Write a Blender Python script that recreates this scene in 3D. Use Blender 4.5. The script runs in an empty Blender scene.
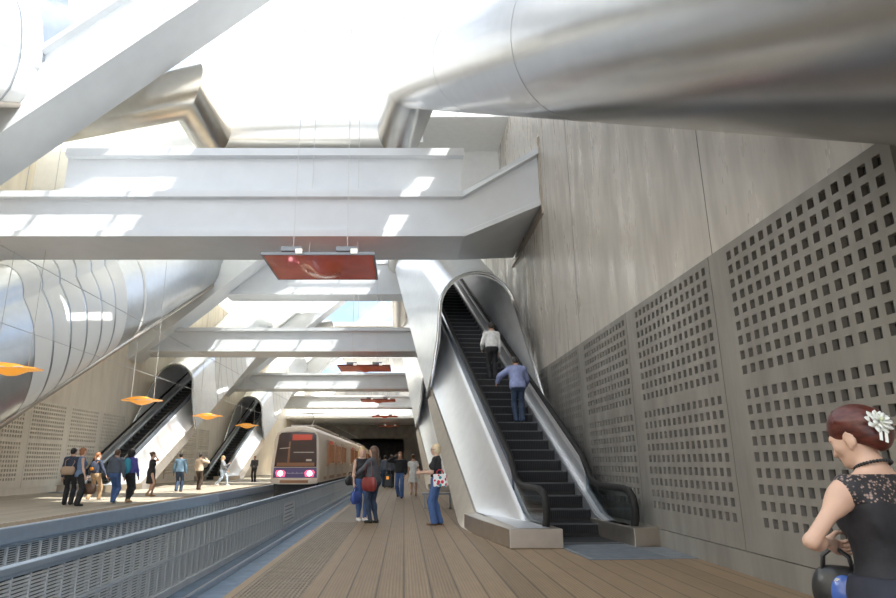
import bpy, bmesh, math, random
import numpy as np
from mathutils import Vector, Matrix, Euler

random.seed(7)
scn = bpy.context.scene
COL = scn.collection
R_ = math.radians

# ------------------------------------------------------------------ camera
F, PX, PY, HZ, CAMH = 620.0, 404.0, 299.0, 463.0, 1.32
PITCH = math.atan((HZ - PY) / F)
cam_d = bpy.data.cameras.new('camera')
cam = bpy.data.objects.new('camera', cam_d)
COL.objects.link(cam)
cam.location = (0, 0, CAMH)
cam.rotation_euler = (math.pi / 2 + PITCH, 0, 0)
cam_d.sensor_width = 36.0
cam_d.lens = 36.0 * F / 896.0
cam_d.shift_x = 44.0 / 896.0
cam_d.clip_start = 0.05
cam_d.clip_end = 500
scn.camera = cam

# ------------------------------------------------------------------ object helpers
def tag(o, label=None, cat=None, group=None, kind=None):
    if label: o['label'] = label
    if cat: o['category'] = cat
    if group: o['group'] = group
    if kind: o['kind'] = kind
    return o

def empty(name, loc=(0, 0, 0), rz=0.0, scale=1.0):
    o = bpy.data.objects.new(name, None)
    COL.objects.link(o)
    o.location = loc
    o.rotation_euler = (0, 0, rz)
    o.scale = (scale, scale, scale)
    o.empty_display_size = 0.2
    return o

def thing(name, label, cat, loc=(0, 0, 0), rz=0.0, group=None, scale=1.0):
    return tag(empty(name, loc, rz, scale), label, cat, group)

def copy_tree(o, parent=None):
    c = o.copy()
    COL.objects.link(c)
    if parent is not None:
        c.parent = parent
    for ch in o.children:
        copy_tree(ch, c)
    return c

class MB:
    """collects shapes and links them as one mesh object"""
    def __init__(s):
        s.v = []; s.f = []; s.mi = []
    def add(s, verts, faces, mi=0):
        b = len(s.v)
        s.v.extend([tuple(map(float, p)) for p in verts])
        s.f.extend([tuple(i + b for i in f) for f in faces])
        s.mi.extend([mi] * len(faces))
        return s
    def box(s, x0, x1, y0, y1, z0, z1, mi=0):
        v = [(x, y, z) for z in (z0, z1) for y in (y0, y1) for x in (x0, x1)]
        return s.add(v, [(0, 2, 3, 1), (4, 5, 7, 6), (0, 1, 5, 4), (2, 6, 7, 3), (0, 4, 6, 2), (1, 3, 7, 5)], mi)
    def loft(s, loops, closed=True, caps=True, mi=0):
        n = len(loops[0])
        v = [p for l in loops for p in l]
        f = []
        m = n if closed else n - 1
        for i in range(len(loops) - 1):
            for j in range(m):
                a = i * n + j; b = i * n + (j + 1) % n
                f.append((a, b, b + n, a + n))
        if caps and closed:
            f.append(tuple(reversed(range(n))))
            f.append(tuple(range((len(loops) - 1) * n, len(loops) * n)))
        return s.add(v, f, mi)
    def tube(s, path, r, n=8, caps=True, mi=0, closed=False):
        path = [Vector(p) for p in path]
        rs = r if isinstance(r, (list, tuple)) else [r] * len(path)
        loops = []; up = None
        N = len(path)
        for i, p in enumerate(path):
            if closed:
                d0 = (path[i] - path[i - 1]).normalized(); d1 = (path[(i + 1) % N] - path[i]).normalized()
            else:
                d0 = (path[i] - path[i - 1]).normalized() if i else (path[1] - path[0]).normalized()
                d1 = (path[i + 1] - path[i]).normalized() if i < N - 1 else d0
            t = (d0 + d1)
            t = t.normalized() if t.length > 1e-6 else d0
            if up is None:
                ref = Vector((0, 0, 1)) if abs(t.z) < .9 else Vector((0, 1, 0))
                up = (ref - t * ref.dot(t)).normalized()
            # carry 'up' on the incoming direction, then shear onto the mitre plane
            u = (up - d0 * up.dot(d0)).normalized()
            w = d0.cross(u)
            ring = []
            for k in range(n):
                a = 2 * math.pi * k / n
                q = (u * math.cos(a) + w * math.sin(a)) * rs[i]
                den = d0.dot(t)
                q = q - d0 * (q.dot(t) / den) if den > .2 else q
                ring.append(p + q)
            loops.append(ring)
            up = (u - d1 * u.dot(d1))
            up = up.normalized() if up.length > 1e-6 else u
        if closed:
            loops.append(loops[0])
            return s.loft(loops, True, False, mi)
        return s.loft(loops, True, caps, mi)
    def lathe(s, prof, c=(0, 0, 0), n=24, mi=0, sx=1.0, sy=1.0):
        loops = []
        for r, z in prof:
            loops.append([(c[0] + sx * r * math.cos(2 * math.pi * k / n), c[1] + sy * r * math.sin(2 * math.pi * k / n), c[2] + z) for k in range(n)])
        return s.loft(loops, True, True, mi)
    def prism(s, poly, axis, a, b, mi=0):
        def P(p, t):
            if axis == 'x': return (t, p[0], p[1])
            if axis == 'y': return (p[0], t, p[1])
            return (p[0], p[1], t)
        return s.loft([[P(p, a) for p in poly], [P(p, b) for p in poly]], True, True, mi)
    def build(s, name, mats, parent=None, smooth=False, auto=None, bevel=0.0, normals=True):
        me = bpy.data.meshes.new(name)
        me.from_pydata(s.v, [], s.f)
        if not isinstance(mats, (list, tuple)): mats = [mats]
        for m in mats: me.materials.append(m)
        if len(mats) > 1:
            me.polygons.foreach_set('material_index', s.mi)
        if normals:
            bm = bmesh.new(); bm.from_mesh(me)
            bmesh.ops.recalc_face_normals(bm, faces=bm.faces)
            bm.to_mesh(me); bm.free()
        if smooth or auto:
            me.polygons.foreach_set('use_smooth', [True] * len(me.polygons))
            if auto:
                me.set_sharp_from_angle(angle=R_(auto))
        me.update()
        o = bpy.data.objects.new(name, me)
        COL.objects.link(o)
        if parent is not None: o.parent = parent
        if bevel:
            md = o.modifiers.new('bevel', 'BEVEL'); md.width = bevel; md.segments = 2; md.limit_method = 'ANGLE'; md.angle_limit = R_(40)
        return o

def struct(o):
    o['kind'] = 'structure'
    return o

# ------------------------------------------------------------------ materials
def mat(name, col, rough=.5, metal=0.0, noise=0.0, nscale=4.0, emit=None, estr=0.0, bump=0.0, bscale=40.0, stretch=(1, 1, 1), coat=0.0, spec=.5):
    m = bpy.data.materials.new(name); m.use_nodes = True
    nt = m.node_tree; b = nt.nodes['Principled BSDF']
    b.inputs['Base Color'].default_value = (*col, 1)
    b.inputs['Roughness'].default_value = rough
    b.inputs['Metallic'].default_value = metal
    b.inputs['Specular IOR Level'].default_value = spec
    if coat: b.inputs['Coat Weight'].default_value = coat
    tc = nt.nodes.new('ShaderNodeTexCoord')
    mp = nt.nodes.new('ShaderNodeMapping'); mp.inputs['Scale'].default_value = stretch
    nt.links.new(tc.outputs['Object'], mp.inputs['Vector'])
    if noise:
        n = nt.nodes.new('ShaderNodeTexNoise'); n.inputs['Scale'].default_value = nscale; n.inputs['Detail'].default_value = 5
        nt.links.new(mp.outputs['Vector'], n.inputs['Vector'])
        r = nt.nodes.new('ShaderNodeValToRGB')
        r.color_ramp.elements[0].position = .3; r.color_ramp.elements[1].position = .7
        r.color_ramp.elements[0].color = (*[c * (1 - noise) for c in col], 1)
        r.color_ramp.elements[1].color = (*[min(1, c * (1 + noise)) for c in col], 1)
        nt.links.new(n.outputs['Fac'], r.inputs['Fac'])
        nt.links.new(r.outputs['Color'], b.inputs['Base Color'])
    if bump:
        n2 = nt.nodes.new('ShaderNodeTexNoise'); n2.inputs['Scale'].default_value = bscale; n2.inputs['Detail'].default_value = 3
        nt.links.new(mp.outputs['Vector'], n2.inputs['Vector'])
        bp = nt.nodes.new('ShaderNodeBump'); bp.inputs['Strength'].default_value = bump; bp.inputs['Distance'].default_value = .02
        nt.links.new(n2.outputs['Fac'], bp.inputs['Height']); nt.links.new(bp.outputs['Normal'], b.inputs['Normal'])
    if emit:
        b.inputs['Emission Color'].default_value = (*emit, 1); b.inputs['Emission Strength'].default_value = estr
    return m

def glass_mat(name, tint=(1, 1, 1), refl=.12):
    m = bpy.data.materials.new(name); m.use_nodes = True
    nt = m.node_tree; nt.nodes.clear()
    o = nt.nodes.new('ShaderNodeOutputMaterial'); mx = nt.nodes.new('ShaderNodeMixShader')
    t = nt.nodes.new('ShaderNodeBsdfTransparent'); t.inputs['Color'].default_value = (*tint, 1)
    g = nt.nodes.new('ShaderNodeBsdfGlossy'); g.inputs['Roughness'].default_value = .08
    mx.inputs['Fac'].default_value = refl
    nt.links.new(t.outputs[0], mx.inputs[1]); nt.links.new(g.outputs[0], mx.inputs[2]); nt.links.new(mx.outputs[0], o.inputs['Surface'])
    return m

M = {}
M['beam'] = mat('white_painted_steel', (.69, .715, .735), .45, noise=.03, nscale=1.5)
M['tube'] = mat('brushed_steel_shell', (.70, .72, .74), .28, 1.0, noise=.05, nscale=3, bump=.03, bscale=60)
M['tubeL'] = mat('grey_steel_tube', (.50, .52, .54), .30, 1.0, noise=.05, nscale=3)
M['duct'] = mat('brushed_duct_steel', (.50, .50, .50), .24, 1.0, noise=.04, nscale=3, bump=.02, bscale=60)
M['steel'] = mat('brushed_steel', (.70, .71, .72), .30, 1.0, noise=.06, nscale=6, stretch=(1, 8, 8))
M['steelb'] = mat('warm_steel_edge', (.56, .50, .43), .34, .9, noise=.06, nscale=5)
M['satin'] = mat('satin_silver_cladding', (.78, .79, .80), .42, .75, noise=.03, nscale=4)
M['shellin'] = mat('steel_lining', (.70, .71, .72), .45, .25, noise=.06, nscale=4)
M['rim'] = mat('rolled_steel_rim', (.70, .71, .71), .24, 1.0, noise=.04, nscale=2)
M['rubber'] = mat('black_rubber', (.020, .019, .018), .6, spec=.25)
M['bluesteel'] = mat('blue_grey_outer_panel', (.30, .35, .42), .25, .7)
M['stepdark'] = mat('dark_ribbed_step', (.026, .026, .028), .5, .3)
M['stepedge'] = mat('step_nosing', (.14, .145, .15), .4, .6)
M['white'] = mat('white_enamel', (.86, .86, .84), .35)
M['whitewall'] = mat('white_plaster', (.84, .84, .82), .6, noise=.03)
M['track'] = mat('blue_grey_trackbed', (.19, .25, .32), .7, noise=.18, nscale=3, bump=.2, bscale=20)
M['darkconc'] = mat('dark_concrete', (.22, .215, .21), .8, noise=.2, nscale=2)
M['tunnel'] = mat('tunnel_concrete', (.30, .29, .275), .8, noise=.2, nscale=1.2)
M['fence'] = mat('grey_painted_metal', (.72, .76, .79), .45, .1, noise=.06, nscale=3)
M['slat'] = mat('grey_slat', (.86, .88, .88), .42, .1)
M['fenceback'] = mat('dark_mesh_backing', (.10, .11, .12), .7)
M['railblue'] = mat('blue_grey_coping', (.43, .51, .60), .4, .2, noise=.05)
M['cable'] = mat('steel_cable', (.62, .62, .61), .4, .3)
M['frame'] = mat('grey_steel_frame', (.26, .27, .28), .4, .5)
M['glass'] = glass_mat('clear_glass', (.97, .985, 1), .08)
M['bglass'] = glass_mat('balustrade_glass', (.72, .76, .78), .16)
M['hole'] = mat('dark_void_backing', (.035, .034, .032), .9)

def deck_mat(dc=(.275, .19, .112)):
    m = bpy.data.materials.new('brown_grooved_decking'); m.use_nodes = True
    nt = m.node_tree; b = nt.nodes['Principled BSDF']; L = nt.links
    tc = nt.nodes.new('ShaderNodeTexCoord'); sp = nt.nodes.new('ShaderNodeSeparateXYZ'); L.new(tc.outputs['Object'], sp.inputs[0])
    def math_(op, a, bb=None):
        n = nt.nodes.new('ShaderNodeMath'); n.operation = op
        for i, x in enumerate((a, bb)):
            if x is None: continue
            if isinstance(x, (int, float)): n.inputs[i].default_value = x
            else: L.new(x, n.inputs[i])
        return n.outputs[0]
    fb = math_('MULTIPLY', sp.outputs['X'], 1 / .29)
    fr = math_('FRACT', fb); fl = math_('FLOOR', fb)
    joint = math_('LESS_THAN', math_('ABSOLUTE', math_('SUBTRACT', fr, .5)), .468)
    rib = math_('SINE', math_('MULTIPLY', sp.outputs['X'], 2 * math.pi / .036))
    ribl = math_('ADD', math_('MULTIPLY', rib, .10), .95)
    wn = nt.nodes.new('ShaderNodeTexWhiteNoise'); wn.noise_dimensions = '1D'; L.new(fl, wn.inputs['W'])
    tone = math_('ADD', math_('MULTIPLY', wn.outputs['Value'], .22), .86)
    nz = nt.nodes.new('ShaderNodeTexNoise'); nz.inputs['Scale'].default_value = 3; nz.inputs['Detail'].default_value = 5
    mp = nt.nodes.new('ShaderNodeMapping'); mp.inputs['Scale'].default_value = (3, .6, 1); L.new(tc.outputs['Object'], mp.inputs[0]); L.new(mp.outputs[0], nz.inputs['Vector'])
    nzv = math_('ADD', math_('MULTIPLY', nz.outputs['Fac'], .4), .8)
    val = math_('MULTIPLY', math_('MULTIPLY', tone, nzv), ribl)
    val = math_('MULTIPLY', val, math_('ADD', math_('MULTIPLY', joint, .62), .38))
    mx = nt.nodes.new('ShaderNodeVectorMath'); mx.operation = 'SCALE'; mx.inputs[0].default_value = dc; L.new(val, mx.inputs['Scale'])
    L.new(mx.outputs[0], b.inputs['Base Color'])
    b.inputs['Roughness'].default_value = .55
    bp = nt.nodes.new('ShaderNodeBump'); bp.inputs['Strength'].default_value = .35; bp.inputs['Distance'].default_value = .01
    L.new(math_('ADD', math_('MULTIPLY', rib, .3), joint), bp.inputs['Height']); L.new(bp.outputs['Normal'], b.inputs['Normal'])
    return m
M['deck'] = deck_mat()
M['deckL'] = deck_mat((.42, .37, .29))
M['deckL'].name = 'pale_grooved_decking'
M['rimtube'] = mat('golden_steel_rim', (.72, .68, .61), .28, 1.0, noise=.05, nscale=2)

def wall_mat(name, col, streak, rough=.38, metal=.0, lines=False):
    """polished concrete with vertical streaks and thin panel joints"""
    m = bpy.data.materials.new(name); m.use_nodes = True
    nt = m.node_tree; b = nt.nodes['Principled BSDF']; L = nt.links
    tc = nt.nodes.new('ShaderNodeTexCoord')
    mp = nt.nodes.new('ShaderNodeMapping'); mp.inputs['Scale'].default_value = (1, 1.5, .30); L.new(tc.outputs['Object'], mp.inputs[0])
    n1 = nt.nodes.new('ShaderNodeTexNoise'); n1.inputs['Scale'].default_value = 1.5; n1.inputs['Detail'].default_value = 4; n1.inputs['Roughness'].default_value = .58
    L.new(mp.outputs[0], n1.inputs['Vector'])
    r = nt.nodes.new('ShaderNodeValToRGB'); e = r.color_ramp.elements
    e[0].position = .36; e[1].position = .66
    e[0].color = (*[c * (1 - streak) for c in col], 1); e[1].color = (*[min(1, c * (1 + streak)) for c in col], 1)
    L.new(n1.outputs['Fac'], r.inputs['Fac'])
    L.new(r.outputs['Color'], b.inputs['Base Color'])
    r2 = nt.nodes.new('ShaderNodeMapRange'); r2.inputs['From Min'].default_value = .35; r2.inputs['From Max'].default_value = .65
    r2.inputs['To Min'].default_value = rough + .12; r2.inputs['To Max'].default_value = rough - .12
    L.new(n1.outputs['Fac'], r2.inputs['Value']); L.new(r2.outputs[0], b.inputs['Roughness'])
    b.inputs['Metallic'].default_value = metal
    n2 = nt.nodes.new('ShaderNodeTexNoise'); n2.inputs['Scale'].default_value = 2.5; n2.inputs['Detail'].default_value = 4; L.new(mp.outputs[0], n2.inputs['Vector'])
    bp = nt.nodes.new('ShaderNodeBump'); bp.inputs['Strength'].default_value = .10; bp.inputs['Distance'].default_value = .03
    L.new(n2.outputs['Fac'], bp.inputs['Height']); L.new(bp.outputs['Normal'], b.inputs['Normal'])
    return m
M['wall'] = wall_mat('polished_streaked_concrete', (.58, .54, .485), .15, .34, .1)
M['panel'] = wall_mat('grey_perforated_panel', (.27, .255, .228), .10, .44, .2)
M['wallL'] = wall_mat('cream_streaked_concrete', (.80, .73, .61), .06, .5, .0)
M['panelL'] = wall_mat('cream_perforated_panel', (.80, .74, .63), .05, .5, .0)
# ------------------------------------------------------------------ signed-distance bodies
def _cap(P, a, b, ra, rb):
    a = np.array(a, float); b = np.array(b, float)
    ab = b - a; L2 = max(1e-9, float(ab @ ab))
    t = np.clip(((P - a) @ ab) / L2, 0, 1)
    d = np.linalg.norm(P - a - t[..., None] * ab, axis=-1)
    return d - (ra + (rb - ra) * t)
def _ell(P, c, r, R=None):
    q = P - np.array(c, float)
    if R is not None: q = q @ np.array(R, float)
    r = np.array(r, float)
    k0 = np.linalg.norm(q / r, axis=-1); k1 = np.linalg.norm(q / (r * r), axis=-1)
    return k0 * (k0 - 1.0) / np.maximum(k1, 1e-6)
def cap(a, b, ra, rb=None, k=.03): return ('c', a, b, ra, ra if rb is None else rb, k)
def ell(c, r, k=.03, R=None): return ('e', c, r, R, k)
def _bb(p):
    if p[0] == 'c':
        a = np.array(p[1], float); b = np.array(p[2], float); r = max(p[3], p[4])
        return np.minimum(a, b) - r, np.maximum(a, b) + r
    c = np.array(p[1], float); r = max(p[2]) if p[3] is not None else np.array(p[2], float)
    return c - r, c + r
def sdf_mesh(prims, h, inflate=0.0, cuts=(), subs=()):
    lo = np.min([_bb(p)[0] for p in prims], axis=0) - 3 * h - inflate
    hi = np.max([_bb(p)[1] for p in prims], axis=0) + 3 * h + inflate
    n = np.ceil((hi - lo) / h).astype(int) + 1
    ax = [lo[i] + h * np.arange(n[i]) for i in range(3)]
    G = np.stack(np.meshgrid(*ax, indexing='ij'), -1)
    D = np.full(tuple(n), 1e3)
    for p in prims:
        k = p[-1]
        bl, bh = _bb(p); m = k + inflate + 3 * h
        i0 = np.maximum(0, np.floor((bl - m - lo) / h).astype(int)); i1 = np.minimum(n, np.ceil((bh + m - lo) / h).astype(int) + 1)
        sl = tuple(slice(a, b) for a, b in zip(i0, i1))
        P = G[sl]
        d = _cap(P, *p[1:5]) if p[0] == 'c' else _ell(P, p[1], p[2], p[3])
        d = d - inflate
        o = D[sl]
        if k > 0:
            hh = np.maximum(k - np.abs(o - d), 0) / k
            D[sl] = np.minimum(o, d) - hh * hh * k * .25
        else:
            D[sl] = np.minimum(o, d)
    for s in subs:
        d = _cap(G, *s[1:5]) if s[0] == 'c' else _ell(G, s[1], s[2], s[3])
        D = np.maximum(D, -d)
    for (pt, nrm) in cuts:            # keep the side where (p-pt).n < 0
        nn = np.array(nrm, float); nn = nn / np.linalg.norm(nn)
        D = np.maximum(D, (G - np.array(pt, float)) @ nn)
    return surface_nets(D, lo, h)
def surface_nets(D, lo, h):
    n = np.array(D.shape); ins = D < 0
    acc = np.zeros(tuple(n - 1) + (3,)); cnt = np.zeros(tuple(n - 1))
    corners = [(i, j, k) for i in (0, 1) for j in (0, 1) for k in (0, 1)]
    def sl(o): return tuple(slice(o[i], n[i] - 1 + o[i]) for i in range(3))
    for a in corners:
        for axis in range(3):
            if a[axis]: continue
            b = list(a); b[axis] = 1
            va, vb = D[sl(a)], D[sl(b)]
            x = (va < 0) != (vb < 0)
            t = np.where(x, va / np.where(x, va - vb, 1), 0)
            for d in range(3):
                acc[..., d] += np.where(x, a[d] + (t if d == axis else 0), 0)
            cnt += x
    act = cnt > 0
    idx = np.full(tuple(n - 1), -1); idx[act] = np.arange(act.sum())
    cells = np.argwhere(act)
    V = lo + h * (cells + acc[act] / cnt[act][:, None])
    Fs = []
    for axis in range(3):
        b_, c_ = (axis + 1) % 3, (axis + 2) % 3
        s0 = [slice(None)] * 3; s1 = [slice(None)] * 3
        s0[axis] = slice(0, n[axis] - 1); s1[axis] = slice(1, n[axis])
        x = ins[tuple(s0)] != ins[tuple(s1)]
        e = np.argwhere(x)
        e = e[(e[:, b_] > 0) & (e[:, c_] > 0) & (e[:, b_] < n[b_] - 1) & (e[:, c_] < n[c_] - 1)]
        if not len(e): continue
        flip = ins[tuple(e.T)]
        def cell(db, dc):
            q = e.copy(); q[:, b_] -= db; q[:, c_] -= dc
            return idx[tuple(q.T)]
        q = np.stack([cell(1, 1), cell(0, 1), cell(0, 0), cell(1, 0)], 1)
        q[~flip] = q[~flip][:, ::-1]
        Fs.append(q)
    Fq = np.concatenate(Fs)
    Fq = Fq[(Fq >= 0).all(1)]
    # one relaxation pass keeps the surface smooth
    return V, Fq
def np_obj(name, V, Fq, mats, parent=None, extra=None, smooth=True):
    V = np.asarray(V, np.float32)
    if extra:
        for (v2, f2) in extra:
            Fq = np.concatenate([Fq, np.asarray(f2) + len(V)]); V = np.concatenate([V, np.asarray(v2, np.float32)])
    me = bpy.data.meshes.new(name)
    me.vertices.add(len(V)); me.vertices.foreach_set('co', V.ravel())
    nf = len(Fq)
    me.loops.add(nf * 4); me.loops.foreach_set('vertex_index', np.asarray(Fq, np.int32).ravel())
    me.polygons.add(nf); me.polygons.foreach_set('loop_start', np.arange(nf, dtype=np.int32) * 4)
    me.polygons.foreach_set('use_smooth', [smooth] * nf)
    if not isinstance(mats, (list, tuple)): mats = [mats]
    for m in mats: me.materials.append(m)
    me.update(calc_edges=True); me.validate()
    o = bpy.data.objects.new(name, me); COL.objects.link(o)
    if parent is not None: o.parent = parent
    return o
def sdf_obj(name, prims, h, m, parent=None, inflate=0.0, cuts=(), subs=(), extra=None):
    V, Fq = sdf_mesh(prims, h, inflate, cuts, subs)
    return np_obj(name, V, Fq, m, parent, extra)
# ------------------------------------------------------------------ the hall
XW, XL, XE, XLE = 4.27, -16.6, -1.845, -8.22     # right wall, left wall, platform edges
Y0H, Y1H = -14.0, 112.0

struct(MB().box(XE, XW, Y0H, Y1H, -.35, 0).build('floor', M['deck']))
struct(MB().box(XL, XLE, Y0H, Y1H, -.35, 0).build('floor_left', M['deckL'] if 'deckL' in M else M['deck']))
struct(MB().box(XLE - 1, XE + 1, Y0H, Y1H, -1.3, -1.0).build('floor_trackbed', M['track']))
struct(MB().box(XE + .12, XE + .3, Y0H, Y1H, -1.0, -.35).build('wall_platform_right', M['darkconc']))
struct(MB().box(XLE - .4, XLE - .25, Y0H, Y1H, -1.0, -.35).build('wall_platform_left', M['fenceback']))

# tactile strip of raised domes-and-bars along the near platform edge
def tactile():
    m = MB(); y = 4.0
    m.box(XE + .12, XE + .80, Y0H, 80, 0, .004)
    for i in range(14):
        x = XE + .15 + i * .046
        m.box(x, x + .020, Y0H, 80, .004, .012)
    while y < 15:
        m.box(XE + .13, XE + .79, y, y + .02, .004, .010)
        y += .10
    return m
M['tactile'] = mat('worn_tactile_strip', (.25, .20, .145), .6, noise=.15, nscale=8)
struct(tactile().build('trim_1', M['tactile']))
M['edgestrip'] = mat('ribbed_edge_paving', (.30, .24, .17), .65, noise=.15, nscale=6)
def edge_left():
    m = MB()
    m.box(XLE - .75, XLE - .10, Y0H, 90, 0, .004)
    y = 12.0
    while y < 60:
        m.box(XLE - .72, XLE - .12, y, y + .10, .004, .014); y += .22
    return m
struct(edge_left().build('trim_2', M['edgestrip']))
# coping and louvred face of the far platform
struct(MB().box(XLE - .10, XLE + .06, Y0H, 90, -.30, .03).box(XLE - .1, XLE + .03, Y0H, 90, -.36, -.30).build('trim_3', M['railblue'], bevel=.02))
def face_louvre():
    m = MB(); x = XLE - .10
    y = 8.0; i = 0
    while y < 64:
        m.box(x - .04, x + .03, y, y + .035, -.98, -.34)
        y += .42; i += 1
    for k in range(13):
        z = -.93 + k * .047
        m.box(x - .03, x + .005, 8, 64, z, z + .020)
    return m
struct(face_louvre().build('trim_4', M['slat']))

# side walls
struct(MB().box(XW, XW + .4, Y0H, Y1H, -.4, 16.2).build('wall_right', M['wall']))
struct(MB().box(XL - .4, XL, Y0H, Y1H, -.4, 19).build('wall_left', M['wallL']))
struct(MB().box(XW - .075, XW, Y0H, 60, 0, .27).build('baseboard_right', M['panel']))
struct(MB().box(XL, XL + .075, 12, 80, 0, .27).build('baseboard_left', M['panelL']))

# thin joints in the upper right wall: narrow recessed-looking strips
def wall_joints():
    m = MB(); x = XW - .004
    for y in (8.14, 14.74, 17.2):
        m.box(x, XW + .01, y, y + .012, 4.1, 14)
    m.box(x, XW + .01, 3, 30, 4.085, 4.10)
    return m
M['joint'] = mat('dark_joint', (.17, .16, .15), .7)
struct(wall_joints().build('trim_5', M['joint']))

# perforated panels ---------------------------------------------------------
PW, PZ0, PZ1 = 3.285, .28, 4.07
def panel_mesh(flip):
    m = MB(); hw, hh, dep = .098, .108, .055
    ys = [.0]; yh = []
    for i in range(15):
        c = .17 + i * .185
        c = PW - c if flip else c
        yh.append((c - hw / 2, c + hw / 2))
    yh.sort()
    zh = []
    for i in range(9): zh.append(4.07 - .28 - .16 - i * .185)
    for i in range(9): zh.append(4.07 - .28 - .16 - 8 * .185 - .30 - i * .185)
    zh = sorted((c - hh / 2, c + hh / 2) for c in zh)
    ys = [0.0] + [v for p in yh for v in p] + [PW]
    zs = [0.0] + [v for p in zh for v in p] + [PZ1 - PZ0]
    n = len(zs)
    V = [(0, y, z) for y in ys for z in zs]
    Fc = []
    for i in range(len(ys) - 1):
        for j in range(n - 1):
            if i % 2 and j % 2:
                b = len(V); q = [(ys[i], zs[j]), (ys[i + 1], zs[j]), (ys[i + 1], zs[j + 1]), (ys[i], zs[j + 1])]
                V += [(dep, a, c) for a, c in q]
                c4 = [i * n + j, (i + 1) * n + j, (i + 1) * n + j + 1, i * n + j + 1]
                for k in range(4):
                    Fc.append((c4[k], c4[(k + 1) % 4], b + (k + 1) % 4, b + k))
            else:
                Fc.append((i * n + j, i * n + j + 1, (i + 1) * n + j + 1, (i + 1) * n + j))
    m.add(V, Fc)
    # outer edges
    H = PZ1 - PZ0
    m.add([(0, 0, 0), (0, PW, 0), (0, PW, H), (0, 0, H), (dep, 0, 0), (dep, PW, 0), (dep, PW, H), (dep, 0, H)],
          [(0, 1, 5, 4), (1, 2, 6, 5), (2, 3, 7, 6), (3, 0, 4, 7)])
    return m
ORD = ['nearest', 'second', 'third', 'fourth', 'fifth', 'sixth', 'seventh', 'eighth', 'ninth', 'tenth', 'eleventh', 'twelfth', 'thirteenth']
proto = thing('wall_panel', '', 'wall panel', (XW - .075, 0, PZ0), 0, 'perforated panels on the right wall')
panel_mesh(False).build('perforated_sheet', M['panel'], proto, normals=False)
MB().box(.056, .07, .02, PW - .02, .02, PZ1 - PZ0 - .02).build('backing', M['hole'], proto)
rl = ['large grey perforated wall panel behind the woman in the black lace dress',
      'grey perforated wall panel next beyond the one behind the black dress woman',
      'grey perforated wall panel on right wall, third from the picture edge',
      'grey perforated wall panel on right wall beside the escalator newel, fourth from picture edge',
      'grey perforated wall panel on right wall, fifth from picture edge, half behind handrail',
      'farthest visible grey perforated panel on right wall, behind the escalator portal edge']
for i, l in enumerate(rl):
    o = proto if i == 0 else copy_tree(proto)
    o.location.y = 4.84 + 3.3 * i; o['label'] = l
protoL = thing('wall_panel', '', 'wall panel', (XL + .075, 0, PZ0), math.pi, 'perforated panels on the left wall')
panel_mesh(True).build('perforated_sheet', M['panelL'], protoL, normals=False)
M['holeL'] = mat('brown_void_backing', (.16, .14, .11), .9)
MB().box(.056, .07, .02, PW - .02, .02, PZ1 - PZ0 - .02).build('backing', M['holeL'], protoL)
ll = ['cream perforated wall panel at the left picture edge', 'second cream perforated wall panel from left picture edge',
      'third cream perforated wall panel from left picture edge', 'fourth cream perforated wall panel from the left, beside escalator handrail',
      None, None, 'cream perforated wall panel between the two left escalators, nearer one',
      'cream perforated wall panel between the two left escalators, middle one',
      'cream perforated wall panel between the two left escalators, farther one']
k = 0
for i, l in enumerate(ll):
    if l is None: continue
    o = protoL if k == 0 else copy_tree(protoL)
    o.location.y = 24.6 + 3.3 * i + PW; o['label'] = l; k += 1

M['roof_fill'] = mat('translucent_roof_fill', (.9, .9, .88), .5)  # translucent sheet added to spread soft fill light into the hall
def roof_fill():
    nt = M['roof_fill'].node_tree; o = nt.nodes['Material Output']
    t = nt.nodes.new('ShaderNodeBsdfTranslucent'); t.inputs['Color'].default_value = (.95, .94, .90, 1)
    x = nt.nodes.new('ShaderNodeMixShader'); x.inputs['Fac'].default_value = .62
    nt.links.new(nt.nodes['Principled BSDF'].outputs[0], x.inputs[1]); nt.links.new(t.outputs[0], x.inputs[2]); nt.links.new(x.outputs[0], o.inputs['Surface'])
roof_fill()
# ------------------------------------------------------------------ roof, lantern, mezzanine walls
RZ = 14.1
struct(MB().box(.55, XW + .4, Y0H, 12, RZ + .9, RZ + 1.3).box(.55, XW + .4, 22.6, 29, RZ + .9, RZ + 1.3).build('ceiling', M['whitewall']))
struct(MB().box(.55, XW + .4, 29, 88, RZ + .9, RZ + 1.0).build('ceiling_fill_right', M['roof_fill']))  # this and the left sheet are added as diffuse fill
struct(MB().box(XL, -8.2, 20.5, 88, RZ + .9, RZ + 1.0).build('ceiling_fill_left', M['roof_fill']))
def ribs():
    m = MB()
    for k in range(1, 5):
        y = 22.6 + 20 * k
        m.box(-8.3, .6, y, y + 8, RZ + .9, RZ + 1.3)
    m.box(XL, XW, 88, Y1H, 7.4, 7.7)
    return m
struct(ribs().build('ceiling_strips', M['whitewall']))
# upper walls behind the first frame
def upper_walls():
    m = MB()
    m.box(XL, -10.6, 25.5, 25.7, 10.6, 15.0)
    m.box(-9.9, -8.0, 25.5, 25.7, 10.6, 15.0)
    m.box(1.25, XW, 25.5, 25.7, 10.6, 15.0)
    return m
struct(upper_walls().build('wall_mezzanine', M['whitewall']))
def shaft():
    m = MB()
    m.box(-8.4, .8, 23.4, 23.6, RZ + .2, 20.2)
    return m
struct(shaft().build('wall_shaft', M['whitewall']))
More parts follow.
